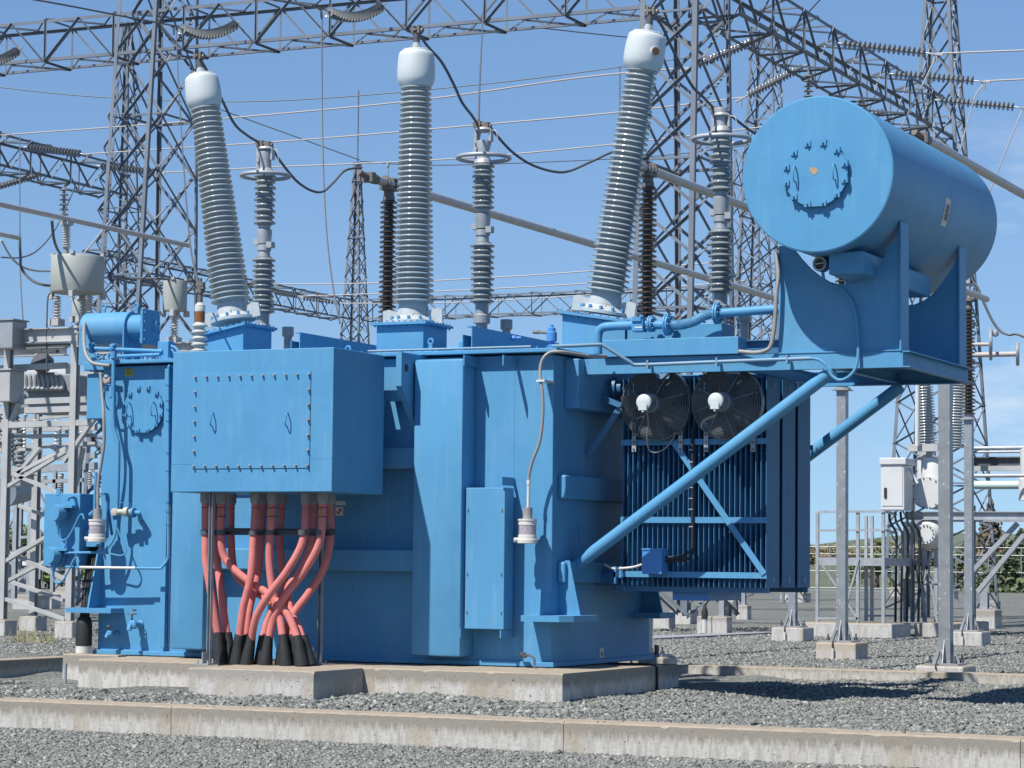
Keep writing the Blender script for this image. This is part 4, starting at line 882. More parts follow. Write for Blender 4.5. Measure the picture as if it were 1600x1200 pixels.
# vertical pipe down the left part of the front
Yv = 26.40
b = MB(); b.tube([P(177.5,556,Y=Yv), P(177.5,585,Y=Yv), P(177,640,Y=Yv), P(178,668,Y=Yv), P(182,684,Y=Yv), P(185,700,Y=Yv), P(184,760,Y=Yv), P(183,800,Y=Yv)], .026, 12, smooth=4); vp = part(b, 'drain_pipe', BLUE, True)
b = MB(); b.lathe(P(177.5,556,Y=Yv), (0,0,-1), [(.04,-.05),(.04,.03),(.03,.04)], 16); b.lathe(P(175,604,Y=Yv), (0,0,-1), [(.036,0),(.036,.13),(.028,.14)], 16); part(b, 'pipe_coupling', BLUE, True, vp)
# thermometer head high left with coiled capillary
q = P(168, 594, Y=26.42); b = MB(); b.lathe(q, (0,-1,0), [(.045,-.1),(.05,0),(.05,.03),(.03,.035)], 18); b.lathe(q+V((0,-.02,.035)), (0,0,1), [(.035,0),(.03,.03)], 12); th = part(b, 'thermometer_head', GALV, True)
part(MB().cyl(q+V((0,-.035,-.01)), q+V((0,-.04,-.01)), .027, 16), 'thermometer_glass', mat('peach_glass', (.45,.30,.24), .3), parent=th)
b = MB(); b.tube([P(166,603,Y=26.42), P(163,620,Y=26.42), P(166,635,Y=26.42), P(174,640,Y=26.42), P(182,634,Y=26.42), P(183,618,Y=26.42), P(178,607,Y=26.42)], .011, 8, smooth=6); part(b, 'capillary_coil', BLUE, True)
# beige valve
q = P(180, 800, Y=26.36); b = MB(); b.lathe(q, (0,-1,0), [(.045,-.04),(.045,.03),(.03,.035)], 16); b.cyl(q, P(204,800,Y=26.4), .036, 14); b.cyl(P(195,800,Y=26.38), P(201,800,Y=26.38), .058, 16); vl = part(b, 'ball_valve', mat('beige_enamel', (.45,.42,.36), .5), True)
b = MB(); b.cyl(P(206,801,Y=26.4), P(210,801,Y=26.4), .06, 16); b.tube([P(208,801,Y=26.4), P(216,801,Y=26.42), P(219,808,Y=26.5), P(219,812,Y=26.58)], .03, 12); part(b, 'valve_elbow', BLUE, True, vl)
b = MB(); b.bar(P(188,785,Y=26.36), P(202,786,Y=26.36), .016, .006); b.bar(P(202,786,Y=26.36), P(207,797,Y=26.38), .016, .006); part(b, 'valve_handle', BLUE, parent=vl)
b = MB(); b.tube([P(182,812,Y=26.36), P(182,822,Y=26.36), P(180,835,Y=26.36), P(174,848,Y=26.34), P(163,862,Y=26.32)], .017, 8, smooth=4); b.tube([P(182,822,Y=26.36), P(188,838,Y=26.36), P(195,852,Y=26.36), P(197,862,Y=26.36), P(190,868,Y=26.34), P(176,866,Y=26.34), P(168,864,Y=26.34)], .010, 8, smooth=4)
b.tube([P(103,864,Y=26.30), P(165,863,Y=26.32)], .016, 10); b.lathe(P(153,862,Y=26.32), (1,0,0), [(.03,0),(.03,.13)], 12); part(b, 'side_conduit', BLUE, True)
b = MB(); b.tube([P(103,886,Y=26.32), P(240,888,Y=26.34), P(250,887,Y=26.36), P(257,882,Y=26.38), P(262,872,Y=26.4), P(263,850,Y=26.42), P(263,600,Y=26.42), P(265,572,Y=26.42)], .017, 10, smooth=3); cc = part(b, 'long_conduit', BLUE, True)
part(MB().tube([P(125,886.5,Y=26.30), P(212,887.5,Y=26.318)], .0175, 10), 'worn_length', OFFW, True, cc)
b = MB()
for py in (602, 626, 640, 658, 708, 736, 785, 800, 820, 868): q = P(263, py, Y=26.42); b.box(q+V((-.03,-.02,-.007)), q+V((.02,.1,.007)))
part(b, 'conduit_clip', BLUED, parent=cc)
b = MB(); b.tube([P(266,790,Y=26.3), P(265,900,Y=26.25), P(264,1010,Y=26.25)], .007, 6); part(b, 'thin_wire', STEELD, True)
# control panel at the left
py_ = 26.42; q0, q1 = P(67, 885, Y=py_), P(125.5, 771, Y=py_)
cp_ = part(MB().cbox((q0.x, py_, q0.z), (q1.x, py_+.3, q1.z), .008), 'gauge_panel')
part(MB().box((P(88,770,Y=py_).x, py_-.004, P(88,774,Y=py_).z), (P(94,770,Y=py_).x, py_+.012, P(88,763,Y=py_).z)), 'panel_tab', parent=cp_)
part(MB().box((q1.x, py_+.1, q0.z+.25), (TX0+.05, py_+.2, q0.z+.45)), 'panel_arm', parent=cp_)
for px, py in ((84, 801), (76, 868)):
    q = P(px, py, Y=py_-.2); b = MB(); b.lathe(q, (.25,.97,0), [(.098,0),(.105,.02),(.105,.12)], 28); b.cyl(q+V((.02,.1,0)), q+V((.05,.22,0)), .05, 12); b.box(q+V((.0,.05,.06)), q+V((.23,.2,.09)))
    g = part(b, 'gauge_head', BLUE, True, cp_)
    b = MB(); b.lathe(q+V((.03,.06,-.09)), (0,0,-1), [(.035,0),(.03,.08),(.018,.1),(.018,.16)], 12); b.tube([q+V((.03,.06,-.24)), q+V((.05,.06,-.31)), q+V((.10,.06,-.34)), q+V((.18,.06,-.30)), q+V((.26,.06,-.18)), q+V((.33,.06,-.05)), q+V((.38,.06,-.02)), q+V((.41,.06,-.08))], .012, 8, smooth=5); part(b, 'gauge_lead', BLUE, True, cp_)
b = MB(); b.tube([P(111,830,Y=py_-.05), P(104,845,Y=py_-.06), P(101,862,Y=py_-.06), P(98,878,Y=py_-.06), P(88,886,Y=py_-.06), P(76,884,Y=py_-.06)], .012, 8, smooth=5); q = P(118,779,Y=py_); b.tube([q+V((-.05,-.09,-.02)), q+V((-.03,-.1,.01)), q+V((0,-.06,.02)), q], .022, 10); part(b, 'panel_lead', BLUE, True, cp_)
b = MB(); b.tube([P(149,738,Y=26.4), P(150,742,Y=26.4), P(149,760,Y=26.4), P(148,800,Y=26.4)], .02, 10); b.tube([P(146,800,Y=26.4), P(141,805,Y=26.4)], .03, 8); part(b, 'vertical_pipe', BLUE, True)
b = MB(); b.bar(P(157,772,Y=26.4), P(166,772,Y=26.4), .02, .03); b.bar(P(166,772,Y=26.45), P(175,836,Y=26.45), .02, .03); part(b, 'flat_bracket', BLUED)
# taps near the bottom left
def tap(px, py, s, name='drain_tap'):
    q = P(px, py, Y=26.4); b = MB(); b.lathe(q+V((.02*s,.18,0)), (0,-1,0), [(.05*s,0),(.05*s,.02),(.035*s,.03),(.035*s,.12),(.055*s,.14),(.055*s,.19),(.04*s,.2)], 18); t = part(b, name, BLUE, True)
    b = MB(); b.tube([q+V((0,.02,0)), q+V((0,-.03,-.02)), q+V((0,-.04,-.07*s))], .03*s, 12); part(b, 'tap_spout', BLUE, True, t)
    b = MB(); b.cyl(q+V((0,.02,.03)), q+V((0,.02,.13*s)), .012, 8); b.torus(q+V((0,.02,.13*s)), (0,0,1), .05*s, .008, 18, 6); b.bar(q+V((-.05*s,.02,.13*s)), q+V((.05*s,.02,.13*s)), .01); part(b, 'tap_wheel', STEELD, True, t)
tap(204.5, 976, 1); tap(169, 990, .7)
# black cable sleeve at the left foot
q = P(131, 1000, Y=26.45); b = MB(); b.lathe((q.x, 26.45, PT+.02), (0,0,1), [(.10,.09),(.10,.35),(.085,.42),(.06,.45)], 24); sl_ = part(b, 'cable_sleeve', BLACK, True)
part(MB().lathe((q.x, 26.45, PT+.02), (0,0,1), [(.098,0),(.098,.1)], 24), 'sleeve_base', OFFW, True, sl_)
b = MB()
for i in range(6): x = q.x-.06+.024*i; b.tube([(x, 26.45, PT+.4), (x+.01*math.sin(i*2), 26.5, PT+.8), (x-.02, 26.62, PT+1.2), (x+.02, 26.7, PT+1.6)], .012, 6)
part(b, 'cable_bundle', BLACK, True)
# bottom right drain
q = P(818, 1024, Y=26.4); b = MB(); b.cyl(q+V((-.06,.1,0)), q+V((.02,-.02,0)), .035, 10); b.tube([q, q+V((.1,-.03,.0)), q+V((.15,-.04,-.04)), q+V((.16,-.05,-.10)), q+V((.18,-.06,-.13))], .013, 8, smooth=4); part(b, 'oil_sample_cock', STEELD, True)
# ================================================================== PINK CONDUITS
def cz_(p): return p
front = [ [(321,790,0),(321,840,0),(322,880,0),(332,940,0),(341,995,0)],
          [(346,790,0),(345,840,0),(353,875,0),(384,905,0),(416,926,0),(447,956,0),(462,990,0),(464,1000,0)],
          [(399,790,0),(396,840,0),(392,900,0),(380,950,0),(374,998,0)],
          [(425,790,0),(422,840,0),(421,880,0),(427,930,0),(437,965,0),(442,998,0)],
          [(478,790,0),(473,845,0),(450,890,0),(420,930,0),(400,965,0),(393,1000,0)],
          [(504,790,0),(500,845,0),(477,890,0),(446,930,0),(428,965,0),(420,1000,0)] ]
back = [ [(335,790),(337,840),(340,880),(347,940),(355,995)],
         [(361,790),(361,840),(366,890),(385,915),(420,938),(458,966),(473,1000)],
         [(411,790),(408,840),(402,900),(390,950),(384,998)],
         [(440,790),(437,840),(441,890),(449,930),(455,965),(456,998)],
         [(491,790),(487,845),(470,890),(440,930),(420,965),(411,1000)],
         [(516,790),(516,845),(505,890),(480,930),(458,960),(444,1000)] ]
ordw = ['leftmost', 'second', 'third', 'fourth', 'fifth', 'rightmost']
def conduit(pts, row, i):
    Y0 = 25.22 if row == 'front' else 25.75
    n = len(pts)
    def yy(j): 
        t = j/(n-1); wob = .055*(1 if i % 2 else -1)*math.sin(math.pi*t)
        return (Y0*(1-t)+(25.22 if row == 'front' else 25.34)*t)+wob-(.05*(i>=4)*math.sin(math.pi*t) if row == 'front' else 0)
    pl = [P(p[0], p[1], Y=yy(j)) for j, p in enumerate(pts)]
    topc = V((pl[0].x, pl[0].y, bz0))
    what = {0:'nearly straight', 1:'sweeping right', 2:'curving left', 3:'hanging straight', 4:'sweeping left', 5:'crossing left'}[i]
    r = root('cable_conduit', (pl[-1].x, pl[-1].y, PT), '%s pink cable conduit of the %s row under the box, %s' % (ordw[i], row, what), 'conduit', 'pink conduits between the cable box and the concrete block')
    b = MB(); b.tube([topc]+pl, .044, 14, smooth=8); b.make('conduit_hose', PINK, r, True)
    b = MB(); b.lathe(topc, (0,0,-1), [(.062,0),(.062,.10),(.052,.11),(.052,.125)], 20); b.make('conduit_gland', GREYP, r, True)
    e = pl[-1]; d = (pl[-1]-pl[-2]).normalized(); q = e+d*.0; f = V((e.x+d.x*.18, e.y+.0, PT))
    b = MB(); N = 7; ps = [e+(f-e)*(k/(N-1))+V((0,0,.05*(1-k/(N-1)))) for k in range(N)]; ps[-1].z = PT+.001
    b.tube(ps, [.051, .057+.004*math.sin(i), .060, .067+.004*math.cos(i*2), .071, .077+.003*math.sin(i*3), .079], 16); b.make('rubber_boot', BLACK, r, True)
    z = P(pts[1][0], 832, Y=pl[1].y).z; c = V((pl[1].x, pl[1].y, z)); b = MB(); b.lathe(c, (0,0,1), [(.055,-.03),(.055,.03)], 16); b.make('conduit_clamp', STEELD, r, True)
    b = MB()
    for zz in (bz0-.17, bz0-.27): b.torus(V((pl[0].x, pl[0].y, zz)), (0,0,1), .045, .004, 16, 5)
    b.make('cable_tie', BLACK, r, True)
    b = MB(); b.box(V((pl[0].x-.012, pl[0].y-.047, bz0-.26)), V((pl[0].x+.012, pl[0].y-.042, bz0-.18))); b.make('phase_tag', mat('phase_tag_yellow', (.35,.25,.05), .7) if 'phase_tag_yellow' not in bpy.data.materials else bpy.data.materials['phase_tag_yellow'], r)
for i, p in enumerate(front): conduit(p, 'front', i)
for i, p in enumerate(back): conduit(p, 'back', i)
b = MB(); q0, q1 = P(315,832,Y=25.32), P(520,834,Y=25.32); b.chan(q0, q1, .04, .05, .006); part(b, 'clamp_rail', STEELD)
b = MB(); q0, q1 = P(330,828,Y=25.66), P(524,830,Y=25.66); b.chan(q0, q1, .04, .05, .006); part(b, 'clamp_rail', STEELD)
q = P(486, 1018, Y=26.3); b = MB(); b.box(q+V((-.04,0,-.07)), q+V((.04,.004,.05))); s_ = part(b, 'ground_label', SIGN)
b = MB(); b.prism([q+V((-.014,-.002,.02)), q+V((.014,-.002,.02)), q+V((.014,-.002,-.01)), q+V((.028,-.002,-.01)), q+V((0,-.002,-.045)), q+V((-.028,-.002,-.01)), q+V((-.014,-.002,-.01))], (0,-.001,0)); part(b, 'arrow_mark', RED, parent=s_)
# ================================================================== SURGE ARRESTERS behind the tank
YS = 29.8
def arrester(px, ptop, pring, pu0, pu1, pl0, pl1, pbase, rr, label):
    z = lambda y: P(px, y, Y=YS).z
    c = P(px, pl1, Y=YS); X = c.x
    r = root('surge_arrester', (X, YS, z(pbase)), label, 'surge arrester', 'surge arresters behind the tank')
    sheds((X,YS,z(pl1)), (X,YS,z(pl0)), .16, .16, 11, .70, PORCA, 'porcelain_unit', r, 32, alt=.72)
    sheds((X,YS,z(pu1)), (X,YS,z(pu0)), .15, .15, 9, .70, PORCA, 'porcelain_unit', r, 32, alt=.72)
    b = MB(); b.lathe((X,YS,z(pl0)), (0,0,1), [(.085,0),(.08,.08),(.095,.09),(.095,.16),(.07,.17)], 24); L = z(pu1)-z(pl0); b.lathe((X,YS,z(pu1)), (0,0,-1), [(.085,0),(.08,.05),(.105,.07),(.10,.15),(.09,L-.18)], 24)
    b.box((X-.14,YS-.05,z(pl0)+.17), (X-.07,YS+.05,z(pl0)+.25)); b.box((X+.07,YS-.07,z(pl0)+.12), (X+.15,YS+.03,z(pl0)+.20)); b.make('coupling', GALV, r, True)
    b = MB(); b.lathe((X,YS,z(pl1)+.0), (0,0,-1), [(.085,-.02),(.085,.14),(.11,.16),(.11,.26),(.075,.27),(.07,z(pl1)-4.2)], 24); b.make('base_fitting', GALVP, r, True)
    b = MB(); b.lathe((X+.19,YS+.35,4.75), (0,0,-1), [(.08,-.02),(.08,.1),(.055,.12),(.055,.5)], 20); b.make('discharge_counter', GALV, r, True)
    zr = z(pring); b = MB(); b.torus((X,YS,zr), (0,0,1), rr*.94, .028, 48, 10); ring = b.make('grading_ring', GALV, r, True)
    zt = z(ptop); b = MB(); b.lathe((X,YS,z(pu0)), (0,0,1), [(.125,-.01),(.115,.03),(.08,.06),(.075,.16),(.10,.26),(.095,.29)], 24)
    b.prism([(X-.16,YS-.02,zr), (X-.12,YS-.02,zr), (X-.05,YS-.02,zt-.06), (X-.11,YS-.02,zt-.05)], (0,.05,0))
    b.lathe((X,YS,zt-.07), (0,0,1), [(.09,0),(.12,.02),(.10,.05)], 20); b.box((X-.12,YS-.05,zt-.22),(X-.08,YS+.05,zt-.04)); b.box((X+.09,YS-.04,zt-.2),(X+.12,YS+.04,zt-.04)); b.make('top_cap', GALV, r, True)
    b = MB(); b.box((X-.13,YS-.05,zt-.02),(X-.03,YS+.04,zt+.07)); b.box((X+.0,YS-.05,zt-.02),(X+.08,YS+.04,zt+.05)); b.cyl((X-.15,YS,zt+.06),(X+.1,YS,zt),.03,8); b.make('line_clamp', BRONZE, r)
    b = MB(); b.tube([(X+.12,YS-.02,zt-.06),(X+.2,YS-.03,zt-.1),(X+.24,YS-.05,zr)], .006, 6, smooth=4); b.make('ring_lead', GALV, r)
    return V((X, YS, zt+.03))
a1 = arrester(411, 228, 275, 270, 352, 402, 490, 506, .345, 'grey ringed surge arrester beside the left leaning bushing')
a2 = arrester(753, 198, 247, 255, 327, 379, 474, 506, .36, 'grey ringed surge arrester right of the upright middle bushing')
a3 = arrester(1126, 175, 218, 205, 300, 358, 458, 500, .375, 'grey ringed surge arrester between the right bushing and the round blue drum')
# support shelf of the arresters is part of the tank
for a in (a1, a2, a3): part(MB().cbox((a.x-.25, 29.56, 4.0), (a.x+.35, 30.2, 4.2), .01), 'arrester_shelf')
def wire(pts, r, label, name='overhead_wire', cat='wire', m=WIRE, group=None, n=6, sm=8):
    b = MB(); b.tube([V(p) for p in pts], r, n, smooth=sm); o = b.make(name, m, None, True); return tag(o, label, cat, group)
G1 = 'jumper cables on top of the transformer'
def lerpY(pp, Y0, Y1): 
    n = len(pp); return [P(x, y, Y=Y0+(Y1-Y0)*i/(n-1)) for i, (x, y) in enumerate(pp)]
def jump(a, mid, b_, lab):
    n = len(mid)+1; Y0, Y1 = a.y, b_.y
    wire([a]+[P(x, y, Y=Y0+(Y1-Y0)*(i+1)/n) for i, (x, y) in enumerate(mid)]+[b_], .018, lab, 'jumper_cable', 'cable', WIRE, G1, 10)
B1s, B2s, B3s = P(565, 262, Y=32.6), P(1003, 246, Y=32.6), P(1447, 199, Y=32.6)
jump(tL, [(330,122),(345,152),(366,193),(387,212)], a1+V((-.1,0,.02)), 'black jumper cable from the left leaning bushing to the ringed arrester beside it')
jump(tM, [(668,72),(690,97),(708,130),(722,160),(737,180)], a2+V((-.1,0,.02)), 'black jumper cable from the upright middle bushing to the arrester right of it')
jump(tR, [(1035,42),(1050,75),(1065,105),(1082,135),(1100,153)], a3+V((-.1,0,.02)), 'black jumper cable from the right bushing to the arrester near the drum')
jump(a1+V((.08,0,-.02)), [(432,243),(448,265),(466,285),(487,298),(505,299),(522,284),(540,266)], B1s, 'black jumper cable dipping from the left arrester to the left bus tube')
jump(a2+V((.08,0,-.02)), [(775,210),(800,237),(830,257),(865,268),(890,267),(925,252),(965,236)], B2s, 'black jumper cable dipping from the middle arrester behind the right bushing')
jump(a3+V((.08,0,-.02)), [(1150,187),(1185,212),(1230,235),(1300,240),(1370,222),(1412,204)], B3s, 'black jumper cable running from the right arrester behind the blue drum')
# ================================================================== RIGID BUS on posts
def post_insulator(X, Y, z0, z1, parent, r=.14, m=BROWN, n=30):
    ins = sheds((X,Y,z0+.08), (X,Y,z1-.22), r, r*.92, n, .52, m, 'post_insulator', parent, 22)
    b = MB(); b.lathe((X,Y,z0), (0,0,1), [(r,0),(r,.03),(r*.65,.04),(r*.62,.09)], 18); b.make('insulator_base', GALV, parent, True)
    b = MB(); b.lathe((X,Y,z1-.24), (0,0,1), [(r*.66,0),(r*.62,.06),(r*.55,.08),(r*.55,.16)], 16); b.box((X-.09,Y-.14,z1-.09),(X+.09,Y+.14,z1-.05))
    for dy in (-.12, .12): b.torus((X,Y+dy,z1+.02), (0,1,0), .085, .022, 18, 6)
    b.make('bus_clamp', BRONZE, parent)
    return ins
def bus_post(X, Y, label, ztop=4.65, zb=7.22, wd=.17, insul=True, fh=.30):
    r = root('bus_support_post', (X, Y, 0), label, 'post', 'square steel posts carrying the bus tubes')
    MB().cbox((X-.36,Y-.36,-.1),(X+.36,Y+.36,fh), .03).make('concrete_footing', CONCR if 'rust-stained' in label else CONCP, r)
    MB().box((X-.25,Y-.25,fh+.003),(X+.25,Y+.25,fh+.03)).make('base_plate', GALVP, r)
    MB().cbox((X-wd/2,Y-wd/2,fh+.03),(X+wd/2,Y+wd/2,ztop), .008).make('square_post', GALVSP, r)
    for dx, dy in ((0,-1),(1,0),(-1,0),(0,1)):
        b = MB(); t = .006
        a = V((X+dx*wd/2, Y+dy*wd/2, fh+.03)); s = V((dy*t, dx*t, 0)); e = a+V((dx*.12, dy*.12, 0))
        b.prism([a-s, e-s, a-s+V((0,0,.34))], s*2); b.make('stiffener', GALVP, r)
    for sx in (-1,1):
        for sy in (-1,1):
            b = MB(); b.cyl((X+sx*.19,Y+sy*.19,fh+.03),(X+sx*.19,Y+sy*.19,fh+.14),.016,8); b.cyl((X+sx*.19,Y+sy*.19,fh+.03),(X+sx*.19,Y+sy*.19,fh+.08),.034,6); b.make('anchor_bolt', STEELD, r)
    b = MB(); b.tube([(X-.05,Y-.12,fh+.2),(X-.06,Y-.3,fh+.04),(X-.05,Y-.39,fh-.02),(X-.04,Y-.385,.12)], .012, 6, smooth=4); b.make('earth_lead', BLACK, r, True)
    b = MB(); b.cyl((X-.04,Y-.40,-.02),(X-.04,Y-.40,fh-.1),.022,8); b.make('conduit_stub', OFFW, r)
    b = MB(); b.box((X-.15,Y-.15,ztop+.001),(X+.15,Y+.15,ztop+.02)); b.make('cap_plate', GALVP, r)
    if insul: post_insulator(X, Y, ztop+.021, zb-.02, r)
    return r
def galv_spots():
    m = mat('spangled_galvanised_post', (.30,.32,.335), .45, .4, .14, 6); n, l = m.node_tree.nodes, m.node_tree.links; b = n['Principled BSDF']
    src = b.inputs['Base Color'].links[0].from_socket; geo = n.new('ShaderNodeNewGeometry'); mp = n.new('ShaderNodeMapping'); mp.inputs['Scale'].default_value = (14,14,9)
    t = n.new('ShaderNodeTexNoise'); t.inputs['Scale'].default_value = 1.6; t.inputs['Detail'].default_value = 3; l.new(geo.outputs['Position'], mp.inputs[0]); l.new(mp.outputs[0], t.inputs['Vector'])
    r = n.new('ShaderNodeValToRGB'); r.color_ramp.elements[0].position = .66; r.color_ramp.elements[1].position = .70
    x = n.new('ShaderNodeMix'); x.data_type = 'RGBA'; x.inputs[7].default_value = (.62,.62,.60,1); l.new(t.outputs['Fac'], r.inputs[0]); l.new(r.outputs[0], x.inputs[0]); l.new(src, x.inputs[6]); l.new(x.outputs[2], b.inputs['Base Color'])
    return m
GALVSP = galv_spots()
BX1, BX2, BX3 = -17.66, -13.55, -9.30
q3 = P(1478, 1036, Z=.2); bus_post(q3.x, q3.y, 'tall galvanised square post on a low footing, nearest, right below the conservator platform', fh=.17, wd=.18)
bus_post(BX2, 42.7, 'galvanised square post with rust-stained footing between the radiators and the breaker cabinet')
bus_post(BX2-.2, 51.9, 'galvanised square post with capped brown insulator just right of the nearest post')
bus_post(BX1, 33.5, 'post and tall brown insulator under the left bus tube, left of the middle bushing')
bus_post(BX2, 33.6, 'post and tall brown insulator right beside the right leaning bushing')
bus_post(BX1, 52.2, 'post on a split concrete block seen under the radiators, brown insulator high above')
def bus(X, Y0, Y1, z, label, r=.066):
    g = root('bus_tube', (X, Y0, z), label, 'bus tube', 'rigid grey bus tubes')
    b = MB(); b.tube([(X,Y0+.35,z),(X,Y1,z)], r, 20); b.make('tube', ALU, g, True)
    b = MB(); b.lathe((X,Y0+.38,z), (0,-1,0), [(r*1.15,0),(r*1.2,.12),(r*.8,.16),(r*.8,.26)], 16); b.box((X-.09,Y0+.1,z-.07),(X+.09,Y0+.22,z+.07)); b.cyl((X,Y0+.12,z),(X-.05,Y0-.05,z+.05),.045,10); b.make('end_clamp', BRONZE, g)
    b = MB(); b.cyl((X,Y0+.75,z),(X,Y0+.75,z+.28),.012,8); b.cyl((X,Y0+.75,z+.24),(X,Y0+.75,z+.3),.026,8); b.make('grounding_stud', GALV, g)
bus(BX1, 32.7, 53.2, 7.22, 'long grey bus tube passing behind the middle bushing and the right bushing')
bus(BX2, 32.6, 52.6, 7.22, 'grey bus tube starting at the right bushing and passing behind the right arrester')
bus(BX3, 32.6, 47, 7.28, 'grey bus tube leaving the top of the blue drum to the right edge')
# ================================================================== LATTICE STEEL
def mast(name, label, c, zs, group=None, lw=.12, bw=.07, m=GALVL, cat='lattice tower', single=False):
    """c: function z -> (x0,x1,y0,y1); zs: list of panel levels"""
    c0 = c(zs[0]); r = root(name, ((c0[0]+c0[1])/2, (c0[2]+c0[3])/2, zs[0]), label, cat, group)
    def cor(z): x0,x1,y0,y1 = c(z); return [V((x0,y0,z)), V((x1,y0,z)), V((x1,y1,z)), V((x0,y1,z))]
    for i in range(4):
        b = MB(); sx = 1 if i in (0,3) else -1; sy = 1 if i in (0,1) else -1
        p, q = cor(zs[0])[i], cor(zs[-1])[i]
        b.prism([p, p+V((sx*lw,0,0)), p+V((sx*lw,sy*lw*.13,0)), p+V((sx*lw*.13,sy*lw*.13,0)), p+V((sx*lw*.13,sy*lw,0)), p+V((0,sy*lw,0))], q-p); b.make('leg', m, r)
    b = MB()
    for k in range(len(zs)-1):
        A, B = cor(zs[k]), cor(zs[k+1])
        for i in range(4):
            j = (i+1)%4; out = ((A[i]+A[j])/2-(A[0]+A[2])/2).normalized()
            if not single or (k+i)%2 == 0: b.ang(A[i], B[j], bw, up=out)
            if not single or (k+i)%2 == 1: b.ang(A[j]-out*.02, B[i]-out*.02, bw, up=out)
            if k and not single and k % 3 == 0: b.ang(A[i], A[j], bw, up=(0,0,1))
    b.make('bracing', m, r)
    return r
def girder(label, c4, p, q, n, group='steel lattice gantry girders', cw=.085, bw=.055, m=GALVL):
    """c4: offsets of four chords (bottom near, top near, top far, bottom far) around line p->q"""
    p, q = V(p), V(q); d = q-p; r = root('lattice_girder', p, label, 'girder', group)
    off = [V(o) for o in c4]
    ctr = sum(off, V((0,0,0)))/4
    for o in off:
        b = MB(); s = o-ctr; side = d.cross(V((0,0,1))).normalized(); sx = -1 if s.dot(side) > 0 else 1; sy = -1 if s.z > 0 else 1
        b.ang(p+o, q+o, cw, up=(0,0,1), sx=sx, sy=sy); b.make('chord', m, r)
    b = MB()
    for k in range(n):
        A, B = p+d*(k/n), p+d*((k+1)/n)
        for i in range(4):
            j = (i+1)%4; o1, o2 = off[i], off[j]; face = ((o1+o2)/2-ctr).normalized()
            if k % 2: o1, o2 = o2, o1
            b.ang(A+o1, B+o2, bw, up=face)
            if k % 2 == 0: b.ang(A+off[i], A+off[j], bw, up=face)
    b.make('bracing', m, r); return r
ZGB, ZGT = 15.2, 16.35
def lin(z, z0, a, z1, b): t = (z-z0)/(z1-z0); return [a[i]+(b[i]-a[i])*t for i in range(4)]
def levels(z0, z1, h): n = max(1, round((z1-z0)/h)); return [z0+(z1-z0)*i/n for i in range(n+1)]
GT = 'steel lattice towers of the gantry'
mast('lattice_tower', 'near lattice tower at the left, where two girders cross, behind the leaning bushing', lambda z: lin(z, 0, (-38.35,-36.95,55.6,59.3), 16, (-38.2,-37.05,57.5,58.75)) if z < 16 else (-38.2,-37.05,57.5,58.75), levels(.4, 25, 1.45), GT, .10, .058)
mast('lattice_tower', 'near lattice tower right of centre, behind the right leaning bushing', lambda z: lin(z, 0, (-23.3,-21.7,56.4,60.0), 16, (-23.2,-21.8,57.5,58.95)) if z < 16 else (-23.2,-21.8,57.5,58.95), levels(.4, 26, 1.22), GT, .125, .07)
mast('lattice_tower', 'tall tapering lattice tower at the right edge, rising above the far end of the drum', lambda z: [-21.97-w_/2 if i == 0 else -21.97+w_/2 if i == 1 else 79.5-w_/2 if i == 2 else 79.5+w_/2 for w_ in [max(.3, .94+(17.7-z)*.118)] for i in range(4)], levels(.3, 25, 1.3), GT, .11, .055)
mast('lattice_tower', 'narrow far lattice tower seen through the near left tower', lambda z: lin(z, 0, (-55.2,-53.2,80.2,82.2), 16, (-54.8,-53.5,80.5,81.7)) if z < 16 else lin(z, 16, (-54.8,-53.5,80.5,81.7), 22, (-54.3,-54.0,81,81.3)), levels(.3, 22, 1.2), GT, .09, .05)
r5 = mast('lattice_tower', 'slender pointed lattice tower with a rod on top, between left and middle bushings', lambda z: [-69-w_/2 if i == 0 else -69+w_/2 if i == 1 else 127-w_/2 if i == 2 else 127+w_/2 for w_ in [max(.3, .5+(22-z)*.092)] for i in range(4)], levels(.3, 24.2, 1.1), GT, .12, .055, GALVF)
b = MB(); q = P(562, 250, Y=127); b.cyl((-69,127,24.2), (-69,127,P(562,141,Y=127).z), .05, 6); b.make('lightning_rod', GALVF, r5)
X6 = P(1188, 400, Y=88).x
mast('lattice_tower', 'dense lattice tower just left of the blue drum, behind the arrester', lambda z: lin(z, 0, (X6-1.3,X6+1.3,87,89.6), 20, (X6-.45,X6+.45,88,88.9)), levels(.3, 21.4, 1.2), GT, .09, .05)
X7 = P(1166, 400, Y=112).x
mast('lattice_tower', 'thin distant lattice tower between the right arrester and the drum', lambda z: lin(z, 0, (X7-1.5,X7+1.5,111,114), 24, (X7-.4,X7+.4,112,112.9)), levels(.3, 21.0, 1.6), GT, .10, .05, GALVF)
H = ZGT-ZGB; off = [(0,0,0),(0,0,H),(0,1.25,H),(0,1.25,0)]
girder('long lattice girder across the top left, from the left edge to the right bushing', off, (-45.5,57.5,ZGB), (-23.2,57.5,ZGB), 20)
offy = [(0,0,0),(0,0,H),(1.3,0,H),(1.3,0,0)]
girder('lattice girder running back from the right bushing down towards the right edge', offy, (-22.68,58.97,ZGB), (-22.68,78.9,ZGB), 16)
girder('lattice girder at the left edge running back to the near left tower', offy, (-54.8,62.0,ZGB), (-54.8,80.4,ZGB), 15)
girder('dark far lattice girder sloping down behind the left bushing and arrester', [(0,0,0),(0,0,1.15),(1.3,0,1.15),(1.3,0,0)], (-70.3,102,ZGB), (-70.3,126.4,ZGB), 19, m=GALVF)
girder('far level lattice girder low behind the middle bushing', [(0,0,0),(0,0,1.15),(0,1.3,1.15),(0,1.3,0)], (-68.4,126.6,ZGB), (-46,126.6,ZGB), 17, m=GALVF)
